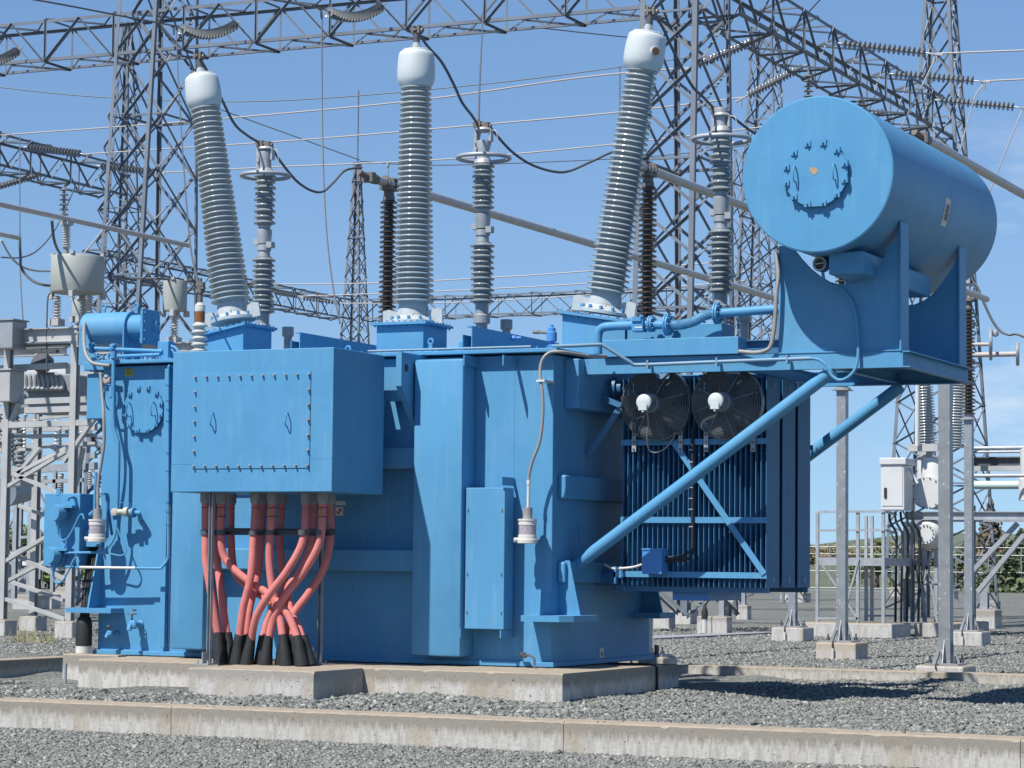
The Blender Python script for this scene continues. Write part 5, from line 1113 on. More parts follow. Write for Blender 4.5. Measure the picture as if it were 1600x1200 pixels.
# ---- strings of disc insulators
disc = MB(); disc.lathe((0,0,0), (0,0,1), [(.028,-.075),(.045,-.06),(.05,-.02),(.10,-.005),(.135,.02),(.137,.03),(.12,.022),(.04,.012),(.03,.07)], 16)
DISC = None
def string(p, q, n, label, group='strings of disc insulators', sag=0, m=None):
    global DISC
    p, q = V(p), V(q); r = root('insulator_string', p, label, 'insulator string', group); d = q-p; last = None
    pts = [p+d*(k/20)-V((0,0,sag*4*(k/20)*(1-k/20))) for k in range(21)]
    b = MB(); b.tube(pts, .022, 6); b.make('string_link', GALV, r, True)
    for k in range(n):
        t = .07+.86*(k+.5)/n; i = t*20; j = int(i); c = pts[j].lerp(pts[min(j+1,20)], i-j); dd = (pts[min(j+1,20)]-pts[j]).normalized()
        if DISC is None: o = disc.make('insulator_disc', PORCD, None, True); DISC = o; o.parent = r
        else: o = DISC.copy(); COL.objects.link(o); o.parent = r
        o.location = c-r.location; o.rotation_mode = 'QUATERNION'; o.rotation_quaternion = dd.to_track_quat('Z', 'X')
    b = MB(); b.bar(q-d.normalized()*.05, q+d.normalized()*.3, .07, .05); b.cyl(q+d.normalized()*.12, q+d.normalized()*.12+V((0,0,-.22)), .028, 8); b.make('tension_clamp', GALV, r)
    return r
def ends(px, py, X): return P(px, py, X=X)
ZS = ZGB+.55
ly = [P(-62, 226, X=-53.45).y, P(36, 237, X=-53.45).y, P(150, 263, X=-53.45).y]
sy = [P(1190, 86, X=-22.72).y, P(1262, 128, X=-22.72).y, P(1392, 165, X=-22.72).y]
names = ['top', 'middle', 'lowest']
wpx = [[(5,211),(200,197),(400,181),(660,156),(910,121),(1078,106)], [(132,241),(300,230),(480,218),(740,196),(962,176),(1163,152)], [(247,270),(430,261),(640,252),(800,241),(1000,221),(1262,190)]]
for i in range(3):
    Yl, Yr = ly[i], sy[i]; n = len(wpx[i])
    s0 = P(*wpx[i][0], Y=Yl); s1 = P(*wpx[i][-1], Y=Yr)
    a0 = V((-53.45, Yl, ZS+.3)); 
    string(a0, s0, 17, 'insulator string on the left girder at the left end of the %s pale wire' % names[i])
    string(V((-22.72, Yr, ZS)), s1, 18, 'insulator string at the right end of the %s pale wire, by the near right tower' % names[i])
    wire([s0]+[P(x, y, Y=Yl+(Yr-Yl)*(x-wpx[i][0][0])/(wpx[i][-1][0]-wpx[i][0][0])) for x, y in wpx[i][1:-1]]+[s1], .024, '%s of the three pale wires strung between the two upper girders' % names[i], m=ALUW, group='pale overhead wires')
# right hand strings
for i, (p0, p1, w1, dr) in enumerate((((1305,67),(1457,84),(1640,77),[(1460,92),(1450,115),(1430,155),(1405,206)]), ((1386,115),(1532,127),(1640,122),[(1535,134),(1524,150),(1512,190),(1500,235)]), ((1458,156),(1594,168),(1660,166),[(1597,172),(1588,195),(1570,240),(1546,300)]))):
    A = P(*p0, X=-21.33); B = P(*p1, Y=A.y); nm = ('upper', 'middle', 'lower')[i]
    string(A, B, 17, '%s of the three insulator strings right of the sloping girder, above the drum' % nm)
    C_ = P(*w1, Y=A.y); wire([B, C_+(C_-B)*2], .024, '%s pale wire leaving to the right edge above the drum' % nm, m=ALUW, group='pale wires to the right edge', sm=0)
    wire([B]+[P(x, y, Y=B.y-.15*k) for k, (x, y) in enumerate(dr)], .022, 'jumper wire hanging from the %s string at the upper right' % nm, m=ALU, group='hanging jumper wires at the upper right')
# left strings toward lower left
string(P(72, 269, X=-54.85), P(-20, 297, X=-57.4), 16, 'pale insulator string low on the left side of the left girder')
# suspension strings under the sloping girder
for px, py0, py1, X, lab in ((1263, 110, 150, -22.0, 'short vertical insulator string hanging just above the drum top'), (1345, 152, 175, -22.0, 'short vertical insulator string half hidden behind the drum')):
    A = P(px, py0, X=X); string(A, A-V((0,0,(py1-py0)*A.y/4000*1.1+.25)), 6, lab)
q = P(100, 290, Y=43.6); string(P(100,288,Y=60), P(100,342,Y=60), 6, 'short vertical insulator string above the big grey cylinder at the left')
# strings toward the camera on the near girder, with overhead leads
for i, (pn, pf, lead, lab) in enumerate((((-60,88),(34,74),[(-200,50)],'leftmost'), ((276,41),(376,33),[(190,25),(45,-2),(-260,-50)],'middle'), ((506,14),(603,5),[(440,2),(330,-20),(0,-80)],'right'))):
    A, B = P(*pf, Y=57.4), P(*pn, Y=54.6)
    string(A, B, 19, '%s of the three drooping insulator strings in front of the top girder' % lab, sag=.28)
    wire([B]+[P(x, y, Y=54.6-(k+1)*4) for k, (x, y) in enumerate(lead)], .022, 'dark wire leading up and left from the %s drooping string' % lab, m=WIRE, group='overhead leads at the top left')
wire([P(275,45,Y=54.5), P(279,130,Y=50), P(287,260,Y=42), P(297,380,Y=34), P(307,430,Y=29), P(311,455,Y=25.95)], .014, 'thin dropper wire down to the small banded bushing', 'dropper_wire', m=WIRE)
wire([P(503,20,Y=54.5), P(503,140,Y=54), P(505,260,Y=53), P(510,360,Y=52), P(519,440,Y=51), P(531,505,Y=50)], .022, 'dropper wire hanging between the left arrester and the pointed tower', 'dropper_wire', m=WIRE)
wire([P(757,-30,Y=50), P(754,40,Y=44), P(750,120,Y=36), P(748,188,Y=29.8)], .014, 'thin dropper wire coming down to the top of the middle arrester', 'dropper_wire', m=WIRE)
wire([P(31,212,Y=64), P(31,330,Y=62), P(32,430,Y=60), P(37,515,Y=58)], .018, 'dropper wire hanging at the far left beside the bus tube', 'dropper_wire', m=WIRE)
# faint shield wires
FW_ = 'thin dark shield wires'
wire([P(-30,133,Y=120), P(160,152,Y=122), P(420,158,Y=124), P(760,131,Y=126), P(1090,88,Y=128)], .03, 'hair-thin dark wire crossing the sky below the top girder', m=WIRE, group=FW_)
wire([P(300,155,Y=120), P(562,250,Y=127)], .03, 'hair-thin wire slanting down to the pointed tower top', m=WIRE, group=FW_)
wire([P(562,252,Y=127), P(700,258,Y=130), P(1010,245,Y=136), P(1180,225,Y=140)], .03, 'hair-thin wire running right from the pointed tower top', m=WIRE, group=FW_)
wire([P(830,42,Y=100), P(980,58,Y=105), P(1100,66,Y=108)], .028, 'hair-thin wire behind the right bushing cap', m=WIRE, group=FW_)
wire([P(1210,75,Y=90), P(1300,-20,Y=84)], .025, 'hair-thin wire rising to the top edge above the drum', m=WIRE, group=FW_)
# lower far wires with their strings
for i, (a, b_, w_) in enumerate((((388,447),(430,444),[(600,442),(800,432),(930,423),(1160,408)]), ((426,456),(467,463),[(640,457),(850,447),(1000,437),(1172,424)]), ((468,465),(536,474),[(700,473),(905,462),(1050,449),(1190,436)]))):
    A = P(*a, X=-69.0); B = P(*b_, Y=A.y+.01); nm = ('upper', 'middle', 'lower')[i]
    string(A, B, 12, '%s small insulator string on the dark far girder' % nm, 'small far insulator strings')
    wire([B]+[P(x, y, Y=A.y) for x, y in w_], .032, '%s of three pale far wires low behind the bushings' % nm, m=ALUW, group='pale far wires')
# lone rods
q = P(967, 300, Y=140); r_ = root('lightning_mast', (q.x, 140, 0), 'thin distant lightning rod just left of the right bushing', 'mast')
MB().cyl((q.x,140,0), (q.x,140,P(967,180,Y=140).z), .14, 10, .07).make('shaft', GALVF, r_)
MB().cyl((q.x,140,P(967,180,Y=140).z), (q.x,140,P(967,103,Y=140).z), .05, 8).make('rod', GALVF, r_)
q = P(899, 5, Y=140)
# ================================================================== BREAKER at the right
Yb = 56.0
def bp(x, y, Y=Yb): return P(x, y, Y=Y)
pl = tag(MB().cbox((bp(1260,990).x, 55.7, -.1), (bp(1400,990).x, 57.2, .33), .03).make('concrete_plinth', CONCP), 'long low concrete plinth under the breaker stairs', 'plinth')
pl = tag(MB().cbox((bp(1403,990).x, 57.3, -.1), (bp(1466,990).x, 60.5, .33), .03).make('concrete_plinth', CONCP), 'striped-shaded concrete block joining the breaker stairs plinth on its right', 'plinth')
W = root('service_platform', (bp(1320,970).x, 56.2, .33), 'open galvanised service platform with handrails left of the breaker cabinet', 'platform')
for px in (1279, 1342, 1382):
    q = bp(px, 800); b = MB(); b.ang((q.x,Yb,.33), (q.x,Yb,q.z), .07, .012); b.make('upright', GALV, W)
for px in (1355, 1364):
    q = bp(px, 806, 58.2); b = MB(); b.ang((q.x,58.2,.33), (q.x,58.2,q.z), .07, .012); b.make('upright', GALV, W)
for py in (800, 829):
    a, c = bp(1279,py), bp(1382,py-1); b = MB(); b.bar(a, c, .05); b.make('handrail', GALV, W)
    a2_, c2_ = bp(1279,py), bp(1357,py+7,58.2); b = MB(); b.bar(c, P(1400,py+4,Y=58.2), .05); b.make('handrail', GALV, W)
a, c = bp(1279,875), bp(1382,875); MB().box((a.x,Yb+.01,a.z-.12), (c.x,Yb+2.2,a.z+.06)).make('deck', GALV, W)
for a, c in ((bp(1279,873), bp(1342,970)), (bp(1342,873), bp(1318,962)), (bp(1279,966), bp(1342,966)), (bp(1355,962,58.2), bp(1400,962,58.2))):
    b = MB(); b.bar(a, c, .045); b.make('brace', GALV, W)
BK = root('circuit_breaker', (bp(1445,990).x, 58, .3), 'white gas circuit breaker with two round tanks and ribbed bushings on a steel frame', 'circuit breaker')
Yk = 58.5
def kp(x, y, Y=Yk): return P(x, y, Y=Y)
def bk(mb, name, m=WHITE, smooth=False, parent=None): return mb.make(name, m, parent or BK, smooth)
a, c = kp(1376, 797, 57.6), kp(1413, 726, 57.6)
cb = bk(MB().cbox((a.x,57.6,a.z), (c.x,58.3,c.z), .02), 'cabinet')
bk(MB().cbox((a.x-.02,57.55,c.z-.0), (c.x+.05,58.35,c.z+.16), .02), 'cabinet_roof', parent=cb)
bk(MB().box((a.x+.04,57.585,a.z+.1), (c.x-.04,57.599,c.z-.05)), 'door', parent=cb)
q = kp(1382, 770, 57.5); bk(MB().box((q.x-.03,57.56,q.z-.12), (q.x+.03,57.584,q.z+.12)), 'door_handle', INK, parent=cb)
a, c = kp(1414,797), kp(1421,728); bk(MB().box((a.x,Yk,a.z), (c.x,Yk+.3,c.z)), 'side_post', TAUPE)
# main tank seen end-on, spring tank, current transformer collar, bushings
def tank_end(px, py, rpx, Y, L, nm, dome=0):
    q = kp(px, py, Y); D = Y*.9+q.x*-.42; r = rpx*.0151; b = MB()
    prof = [(r,0),(r,L)] if not dome else [(r*.62,0),(r*.9,.12),(r,.35),(r,L)]
    b.lathe(q, (0,1,0), prof, 36); t = bk(b, nm, WHITE, True)
    b = MB(); b.lathe(q, (0,-1,0), [(r*(1 if not dome else .62),.0),(r*(1 if not dome else .62),.05)], 36); bk(b, 'end_plate', WHITE, parent=t)
    b = MB(); rr = r*(.92 if not dome else .5)
    for i in range(14):
        aa = 2*math.pi*i/14; b.cyl(q+V((math.cos(aa)*rr,-.05,math.sin(aa)*rr)), q+V((math.cos(aa)*rr,-.075,math.sin(aa)*rr)), .018, 6)
    bk(b, 'end_bolt', STEELD, parent=t); return q, r
q, r = tank_end(1449, 770, 25, Yk, .9, 'main_tank'); tank_end(1447, 834, 25, Yk-.3, .95, 'lower_tank', 1)
q = kp(1449, 745); b = MB(); b.lathe((q.x,Yk+.7,q.z-.1), (0,0,1), [(.34,0),(.34,.55),(.33,.57)], 32); bk(b, 'current_transformer', WHITE, True)
q2 = kp(1449, 745, Yk+2.3); b = MB(); b.lathe((q2.x+.1,Yk+2.3,q2.z-.1), (0,0,1), [(.34,0),(.34,.55),(.33,.57)], 32); bk(b, 'current_transformer', WHITE, True)
A, B = P(1449, 700, Y=Yk+.7), P(1441, 560, Y=Yk+.7); bu = sheds(A, B+(B-A)*.2, .25, .20, 38, .68, mat('white_grey_porcelain', (.42,.46,.48), .15, 0, .06, 3), 'ribbed_bushing', BK, 28)
b = MB(); b.lathe(A, (A-B), [(.20,0),(.20,.2),(.27,.22),(.27,.27),(.2,.28)], 24); bk(b, 'bushing_base', TAUPE, True)
A, B = P(1491, 700, Y=Yk+2.6), P(1497, 560, Y=Yk+2.6); sheds(A, B+(B-A)*.2, .24, .20, 38, .68, bpy.data.materials['white_grey_porcelain'], 'ribbed_bushing', BK, 28)
a, c = kp(1415,700,Yk), kp(1442,700,Yk); bk(MB().box((a.x,Yk+.2,a.z-.07), (c.x+.3,Yk+.35,a.z+.1)), 'bracket_arm', TAUPE)
q = kp(1431, 690, Yk); bk(MB().cyl((q.x,Yk+.1,q.z-.1), P(1434,560,Y=Yk+.1), .055, 10), 'drive_rod', WHITE, True)
a, c = kp(1421,806), P(1640,806,Y=Yk); b = MB(); b.ibeam((a.x,Yk-.2,a.z), (c.x,Yk-.2,a.z), .15, .2, .02); bk(b, 'frame_beam', GALV)
bk(MB().box((a.x-.5,Yk+1.9,a.z-.1), (c.x,Yk+2.1,a.z+.1)), 'frame_beam', GALV)
for p, q in (((1590,818),(1508,905)), ((1625,805),(1528,925))):
    b = MB(); b.bar(kp(*p), kp(*q), .16, .1); bk(b, 'frame_brace', GALV)
q = kp(1519, 900, Yk+1); bk(MB().box((q.x-.11,Yk+.8,.3), (q.x+.09,Yk+1.0,P(1519,790,Y=Yk+1).z)), 'dark_column', STEELD)
for px in (1417, 1428, 1447, 1465):
    q = kp(px, 960); b = MB(); b.ang((q.x,Yk,.33), (q.x,Yk,kp(px,815).z), .09, .015); bk(b, 'leg', GALV)
b = MB(); b.cyl(P(1446,860,Y=Yk+.6), P(1446,965,Y=Yk+.6), .11, 12); bk(b, 'control_pipe', STEELD, True)
for p, q in (((1417,820),(1447,965)), ((1447,830),(1417,935)), ((1447,880),(1465,960)), ((1465,830),(1428,960)), ((1425,910),(1466,910))):
    b = MB(); b.bar(kp(*p), kp(*q), .05); bk(b, 'frame_brace', GALV)
for k in range(5):
    b = MB(); x = 1389+k*9; b.tube([P(x,799,Y=57.9), P(x+2,815,Y=57.9), P(x+9,828,Y=58.0), P(x+12,840,Y=58.1), P(x+11,900,Y=58.2), P(x+10,972,Y=58.2)], .03, 6, smooth=4); bk(b, 'control_cable', BLACK if k % 2 == 0 else STEELD, True)
q = kp(1424, 736); b = MB(); b.bar(kp(1421,732,57.9), kp(1434,755,57.9), .07, .05); bk(b, 'strut', WHITE)
# things leaving to the right edge
XR = lambda Y: P(1640, 700, Y=Y).x
def rtube(py, px0, r, Y, name, label, m, cat='pipe'):
    q = P(px0, py, Y=Y); b = MB(); b.tube([q, (XR(Y)+3, Y, q.z)], r, 14); return tag(b.make(name, m, None, True), label, cat)
rtube(700.5, 1512, .05, 60, 'metal_pipe', 'thin grey pipe at the right edge, topmost of four level ones', GALV)
rtube(706.5, 1512, .03, 60.2, 'metal_pipe', 'thinnest grey pipe at the right edge, just under the topmost', GALV)
rtube(743.5, 1512, .045, 59, 'metal_pipe', 'grey pipe at the right edge just above the pale green pipe', GALV)
g = rtube(758, 1523, .10, 60, 'gas_pipe', 'thick pale green pipe running to the right edge', mat('pale_green_enamel', (.50,.60,.56), .4, 0, .04, 4))
q = P(1512, 722, Y=61); b = MB(); b.ibeam((q.x,61,q.z), (P(1597,722,Y=61).x,61,q.z), .2, .24, .03); tag(b.make('steel_channel', STEELD), 'dark steel beam between the pipes at the right edge', 'beam')
q = P(1512, 732, Y=60.6); b = MB(); b.box((q.x,60.6,q.z-.06), (XR(60)+2,60.75,q.z+.06)); tag(b.make('steel_rail', TAUPE), 'pale taupe rail below the dark beam at the right edge', 'rail')
q = P(1605, 712, Y=59.5); b = MB(); b.lathe((q.x+.1,59.5,P(1600,782,Y=59.5).z), (0,0,1), [(.3,0),(.3,.5),(.26,.55),(.26,1.2),(.1,1.25)], 24); tag(b.make('white_tank', WHITE, None, True), 'white upright tank cut off by the right edge', 'tank')
# disconnect switch arms
for (x0, y0), (x1, y1), rr, rx, lab in (((1505,538),(1548,538),.42,1549,'shorter'), ((1505,555),(1590,553),.3,1592,'longer')):
    Y = 72; A, B = P(x0,y0,Y=Y), P(x1,y1,Y=Y); r_ = root('disconnect_switch', A, '%s of two pale disconnect switches ending in a ring, right of the saddle' % lab, 'disconnect switch', 'disconnect switches with corona rings')
    MB().cyl(A, B, .055 if lab == 'shorter' else .075, 10).make('arm', ALUW, r_, True)
    b = MB(); b.torus(B, (1,.25,0), rr, .05, 32, 8); b.make('corona_ring', GALV, r_, True)
q = P(1555, 521, Y=72); tag(MB().lathe(q-V((0,0,.1)), (0,0,1), [(.02,0),(.09,.03),(.11,.1),(.09,.17),(.02,.2)], 16).make('corona_ball', GALV, None, True), 'small round ball just above the ringed switch arms', 'corona ball')
q = P(1515, 437, Y=60); wire([q, P(1526,447,Y=60), P(1536,470,Y=60), P(1550,500,Y=60), P(1563,517,Y=60), P(1577,523,Y=60), P(1592,523,Y=60), P(1640,545,Y=60)], .035, 'thick black cable drooping from the mast to the right edge', 'hanging_cable', 'cable')
r_ = root('arrester_mast', (q.x, 60, 0), 'slim steel support with clamp behind the rear saddle at the right', 'post'); MB().cbox((q.x-.12,59.9,0),(q.x+.02,60.05,q.z-.1), .01).make('shaft', GALVP, r_); MB().box((q.x-.14,59.85,q.z-.1),(q.x+.04,60.1,q.z+.12)).make('clamp', GALV, r_)
# ---- footings with stub posts under the radiators and round the yard
def foot(px, py, wpx, label, h=.36, post=None, pw=.12, depth=None):
    q = P(px, py, Z=0); D = (V((q.x,q.y,0))-CAM).dot(FW); wd = wpx*D/3800; dp = depth or wd
    r_ = root('footing', (q.x, q.y+dp/2, 0), label, 'footing', 'concrete footings in the yard')
    MB().cbox((q.x-wd/2, q.y, -.1), (q.x+wd/2, q.y+dp, h), .03).make('concrete_block', CONCP, r_)
    if post:
        X, Y = q.x, q.y+dp/2
        b = MB(); b.ibeam((X,Y,h+.02), (X,Y,post), pw, pw, .014, up=(0,1,0)); b.make('steel_column', GALVP, r_)
        MB().box((X-pw,Y-pw,h+.001),(X+pw,Y+pw,h+.02)).make('base_plate', GALVP, r_)
    return r_
foot(1100, 991, 24, 'tapering concrete footing, left of a pair under the radiators', .42)
foot(1124, 992, 24, 'concrete footing with a flat column, right of a pair under the radiators', .42, 3.2)
foot(1062, 975, 34, 'wide low footing with a broad steel column, beside the transformer end', .36, 3.6, .3)
foot(1033, 983, 26, 'concrete footing half hidden by the rear corner of the transformer', .42)
foot(1159, 968, 18, 'small concrete footing behind the split block under the radiators', .42, 2.8)
foot(1143, 941, 24, 'small distant footing below the front radiator', .4, 3)
foot(1237, 941, 36, 'wide low footing below the right end of the radiators', .42, 3)
foot(1400, 932, 18, 'small far footing behind the service platform', .5, 3)
foot(1477, 937, 26, 'far footing partly behind the nearest post', .45, 3)
foot(1533, 982, 42, 'square footing right of the dark breaker column', .5, 1.2, .2)
foot(1545, 962, 24, 'smaller footing behind, right of the dark breaker column', .5)
r_ = root('cable_riser', P(1101,990,Z=0), 'pair of white cable risers with black hoods under the radiators', 'conduit')
for px in (1101, 1138):
    q = P(px, 991, Z=0); MB().cyl(q, q+V((0,0,.42)), .06, 14).make('white_pipe', WHITE, r_, True)
    b = MB(); b.lathe(q+V((0,0,.36)), (0,0,1), [(.075,0),(.075,.16),(.05,.24),(.025,.34)], 14); b.make('rubber_hood', BLACK, r_, True)
    b = MB(); b.tube([q+V((0,0,.66)), q+V((.12 if px == 1101 else -.15,0,.85)), q+V((.2 if px == 1101 else -.28,0,1.3))], .02, 6, smooth=4); b.make('cable', BLACK, r_, True)
b = MB(); A, B = P(1022, 1001, Z=0), P(1240, 990, Z=0); b.box((A.x,A.y,.005),(A.x+.01,A.y+.01,.006)) if False else None
d = (B-A).normalized(); n_ = V((-d.y, d.x, 0)); b.prism([A, B, B+n_*.35, A+n_*.9], (0,0,.05)); b.v = [(x, y, z+.002) for x, y, z in b.v]; tag(b.make('trench_cover', mat('purple_grey_plank', (.28,.26,.29), .8)), 'long flat grey cover strip on the gravel beneath the radiators', 'trench cover')
r_ = root('rear_post', P(1020, 1028, Z=.3), 'bolted post foot just behind the right rear corner of the transformer', 'post')
q = P(1024, 1031, Z=.3); MB().cbox((q.x-.35,q.y,-.1),(q.x+.12,q.y+.5,.34), .03).make('concrete_footing', CONCP, r_); MB().box((q.x-.3,q.y+.05,.342),(q.x+.08,q.y+.45,.37)).make('base_plate', GALVP, r_)
MB().cyl((q.x-.03,q.y+.12,.37),(q.x-.03,q.y+.12,.5),.035,6).make('anchor_bolt', STEELD, r_); MB().cbox((q.x-.35,q.y+.2,.37),(q.x-.2,q.y+.4,1.9), .01).make('square_post', GALVP, r_)
# ================================================================== LEFT YARD
YL = 43.2
def lp(x, y, Y=YL): return P(x, y, Y=Y)
F = root('support_structure', (lp(108,975).x, YL, .3), 'grey steel support structure with crossed braces at the left edge', 'steel structure')
def fr_(mb, name, m=TAUPE, smooth=False): return mb.make(name, m, F, smooth)
for px, Y, top in ((109, YL, 509), (4, YL, 500), (52, YL+3.2, 540)):
    q = lp(px, 960, Y); b = MB(); b.ibeam((q.x,Y,.35), (q.x,Y,lp(px,top,Y).z), .14, .14, .018, up=(0,1,0)); fr_(b, 'column')
    MB().cbox((q.x-.22,Y-.22,-.1), (q.x+.22,Y+.22,.34), .03).make('footing_block', CONCP, F)
for y0, y1, Y, x1 in ((511,534,YL,125), (541,556,YL+3.2,104), (536,541,YL+.15,110)):
    a, c = lp(-60, (y0+y1)/2+6, Y), lp(x1, (y0+y1)/2, Y); b = MB(); b.ibeam((a.x,Y,c.z), (c.x,Y,c.z), .2, (y1-y0)*.0127, .02); fr_(b, 'beam')
q = lp(125,523); b = MB(); b.ibeam((q.x,YL-.1,q.z-.1), (q.x,YL+3.4,q.z-.1), .2, .3, .02); fr_(b, 'beam')
for (x0,y0),(x1,y1),Y in (((4,765),(104,705),YL), ((4,752),(104,700),YL+.1), ((4,880),(104,820),YL), ((4,872),(104,830),YL+3), ((6,935),(102,968),YL), ((6,858),(102,905),YL+.1),((6,905),(100,938),YL+3),
    ((4,770),(62,700),YL+.1), ((20,740),(96,772),YL), ((30,790),(72,806),YL+2.9), ((100,722),(152,648),YL), ((130,700),(118,760),YL+3), ((4,660),(140,646),YL+3.2), ((4,682),(150,680),YL+.2), ((4,912),(95,865),YL+2.6), ((4,690),(30,630),YL)):
    b = MB(); b.bar(lp(x0,y0,Y), lp(x1,y1,Y), .10, .07); fr_(b, 'brace')
for y, Y in ((573,YL+.3), (600,YL+3), (626,YL+.1), (662,YL), (640,YL+.1)):
    a, c = lp(-10,y+3,Y), lp(140 if y > 620 else 104,y-2,Y); b = MB(); b.bar(a, c, .12, .12); fr_(b, 'cross_rail')
# big grey cylinder
def drum(px, py0, py1, wpx, Y, label, legs, sc=.0150):
    q0, q1 = P(px,py1,Y=Y), P(px,py0,Y=Y); r = wpx*.5*sc; g = root('reactor_coil', (q0.x,Y,q0.z), label, 'reactor', 'grey cylinders on insulators')
    b = MB(); b.lathe((q0.x,Y,q0.z), (0,0,1), [(r*.97,0),(r,.03),(r,(q1.z-q0.z)-.05),(r*.96,(q1.z-q0.z))], 40); b.make('drum', mat('pale_sage_enamel', (.36,.38,.355), .6, 0, .06, 2) if 'pale_sage_enamel' not in bpy.data.materials else bpy.data.materials['pale_sage_enamel'], g, True)
    for k, (dx, dy, z1) in enumerate(legs):
        X = q0.x+dx; zb = P(px,z1,Y=Y).z; sheds((X,Y+dy,zb), (X,Y+dy,q0.z-.08), .09, .09, 8, .55, PORCL, 'support_insulator', g, 18)
        MB().box((X-.12,Y+dy-.12,zb-.14), (X+.12,Y+dy+.12,zb)).make('insulator_foot', TAUPE, g)
    for k in range(4):
        a = k*math.pi/2+.4; MB().box((q0.x+math.cos(a)*r*.98-.05,Y+math.sin(a)*r*.98-.05,q0.z-.13), (q0.x+math.cos(a)*r*.98+.05,Y+math.sin(a)*r*.98+.05,q0.z+.0)).make('coil_foot', TAUPE, g)
        MB().box((q0.x+math.cos(a)*r*.95-.04,Y+math.sin(a)*r*.95-.04,q1.z), (q0.x+math.cos(a)*r*.95+.04,Y+math.sin(a)*r*.95+.04,q1.z+.06)).make('top_lug', TAUPE, g)
    return q1
dt = drum(120.5, 401, 458, 73, YL+.5, 'big pale grey cylinder on insulators at the left, above the blue end drum', [(-.28,-.3,500),(.38,-.1,500),(-.1,.4,503)])
drum(273, 439, 486, 35, 47.0, 'small pale grey cylinder on one insulator, left of the banded bushing', [(0,0,527)])
drum(125, 469, 495, 25, 48.0, 'small grey cylinder half hidden behind the insulators of the big one', [(0,0,520)])
q = P(273, 530, Y=47.0); b = MB(); b.ibeam((q.x-2.2,47,q.z-.18), (q.x+.8,47,q.z-.18), .2, .2, .02); r_ = root('steel_stand', (q.x,47,0), 'taupe steel beam behind the blue end drum', 'steel frame'); b.make('beam', TAUPE, r_); MB().box((q.x-.1,46.9,0),(q.x+.1,47.1,q.z-.3)).make('column', TAUPE, r_)
# post insulator and tubes above the cylinder
q = P(103, 398, Y=YL+.5); g = root('bus_support', (q.x,YL+.5,q.z), 'pale post insulator on top of the big grey cylinder', 'insulator')
sheds((q.x,YL+.5,q.z+.15), (q.x,YL+.5,P(103,352,Y=YL+.5).z), .10, .09, 9, .55, PORCL, 'post_insulator', g, 18); MB().cyl((q.x,YL+.5,q.z-.02),(q.x,YL+.5,q.z+.15),.06,12).make('base', GALV, g); MB().box((q.x-.1,YL+.4,P(103,352,Y=YL+.5).z),(q.x+.1,YL+.6,P(103,346,Y=YL+.5).z)).make('clamp', GALV, g)
zb_ = P(103,342,Y=YL+.5).z; b = MB(); b.tube([(q.x,YL-4,zb_), (q.x,YL+5.2,zb_)], .055, 14); tag(b.make('bus_tube', ALU, None, True), 'grey bus tube at the left edge, carried above the big grey cylinder', 'bus tube', 'rigid grey bus tubes')
q5 = P(26, 371, Y=YL); b = MB(); b.tube([(q5.x,YL-3,q5.z), (q5.x,YL+.1,q5.z)], .05, 12); tag(b.make('bus_tube', ALU, None, True), 'short stub of grey bus tube at the far left edge', 'bus tube', 'rigid grey bus tubes')
GW = 'slack wires at the left edge'
wire([P(31,374,Y=YL), P(32,400,Y=YL), P(34,420,Y=YL), P(50,438,Y=YL), P(68,445,Y=YL), P(84,446,Y=YL+.3)], .03, 'black cable looping from the short tube stub to the big grey cylinder', 'slack_cable', 'cable')
wire([P(81,344,Y=YL-.9), P(84,372,Y=YL-.5), P(90,390,Y=YL), P(97,399,Y=YL+.4)], .03, 'short black lead from the bus tube down to the big grey cylinder', 'slack_cable', 'cable')
wire([P(2,375,Y=42), P(20,405,Y=43), P(45,421,Y=45), P(84,423,Y=47), P(118,410,Y=50), P(172,345,Y=55)], .022, 'white slack wire sweeping from the left edge past the big grey cylinder', 'slack_wire', 'wire', ALUW, GW)
wire([P(2,402,Y=50), P(35,402,Y=52), P(62,388,Y=54), P(90,352,Y=56), P(118,290,Y=60)], .02, 'grey slack wire curving up from the left edge to the girder', 'slack_wire', 'wire', WIRE, GW)
wire([P(185,368,Y=YL+5), P(186,400,Y=YL+5), P(192,425,Y=YL+5), P(205,434,Y=YL+4), P(240,435,Y=46), P(268,437,Y=47)], .025, 'dark wire from the tube end to the small grey cylinder', 'slack_wire', 'wire', WIRE, GW)
wire([P(82,458,Y=YL), P(75,465,Y=YL), P(73,520,Y=YL), P(73,583,Y=YL)], .016, 'thin dark lead hanging beside the big grey cylinder', 'slack_wire', 'wire', WIRE, GW)
# regulator tank with cooling tubes, boxes, bushings
a, c = lp(96, 640, YL+1.2), lp(112, 585, YL+1.2)
RG = root('voltage_regulator', (lp(70,640,YL+1.2).x, YL+1.5, lp(70,640,YL+1.2).z), 'grey oil-filled unit with bent cooling tubes inside the left frame', 'regulator')
a = lp(30,645,YL+1.5); c = lp(111,584,YL+1.5)
MB().cbox((a.x,YL+1.5,a.z), (c.x,YL+2.6,c.z), .03).make('tank', mat('regulator_grey', (.24,.27,.30), .6), RG)
MB().cbox((lp(28,600,YL+3.1).x,YL+3.1,lp(28,600,YL+3.1).z), (lp(103,565,YL+3.1).x,YL+3.3,lp(103,567,YL+3.1).z), .02).make('rear_cover', WHITE, RG)
for k in range(9):
    x = 33+k*7; b = MB(); Y0 = YL+1.4
    b.tube([P(x-5,585,Y=Y0), P(x,585,Y=Y0-.15), P(x+6,587,Y=Y0-.2), P(x+7+k*.2,605,Y=Y0-.2), P(x+5,607,Y=Y0-.2), P(x-2,608,Y=Y0)], .045, 8, smooth=3); b.make('cooling_tube', GALV, RG, True)
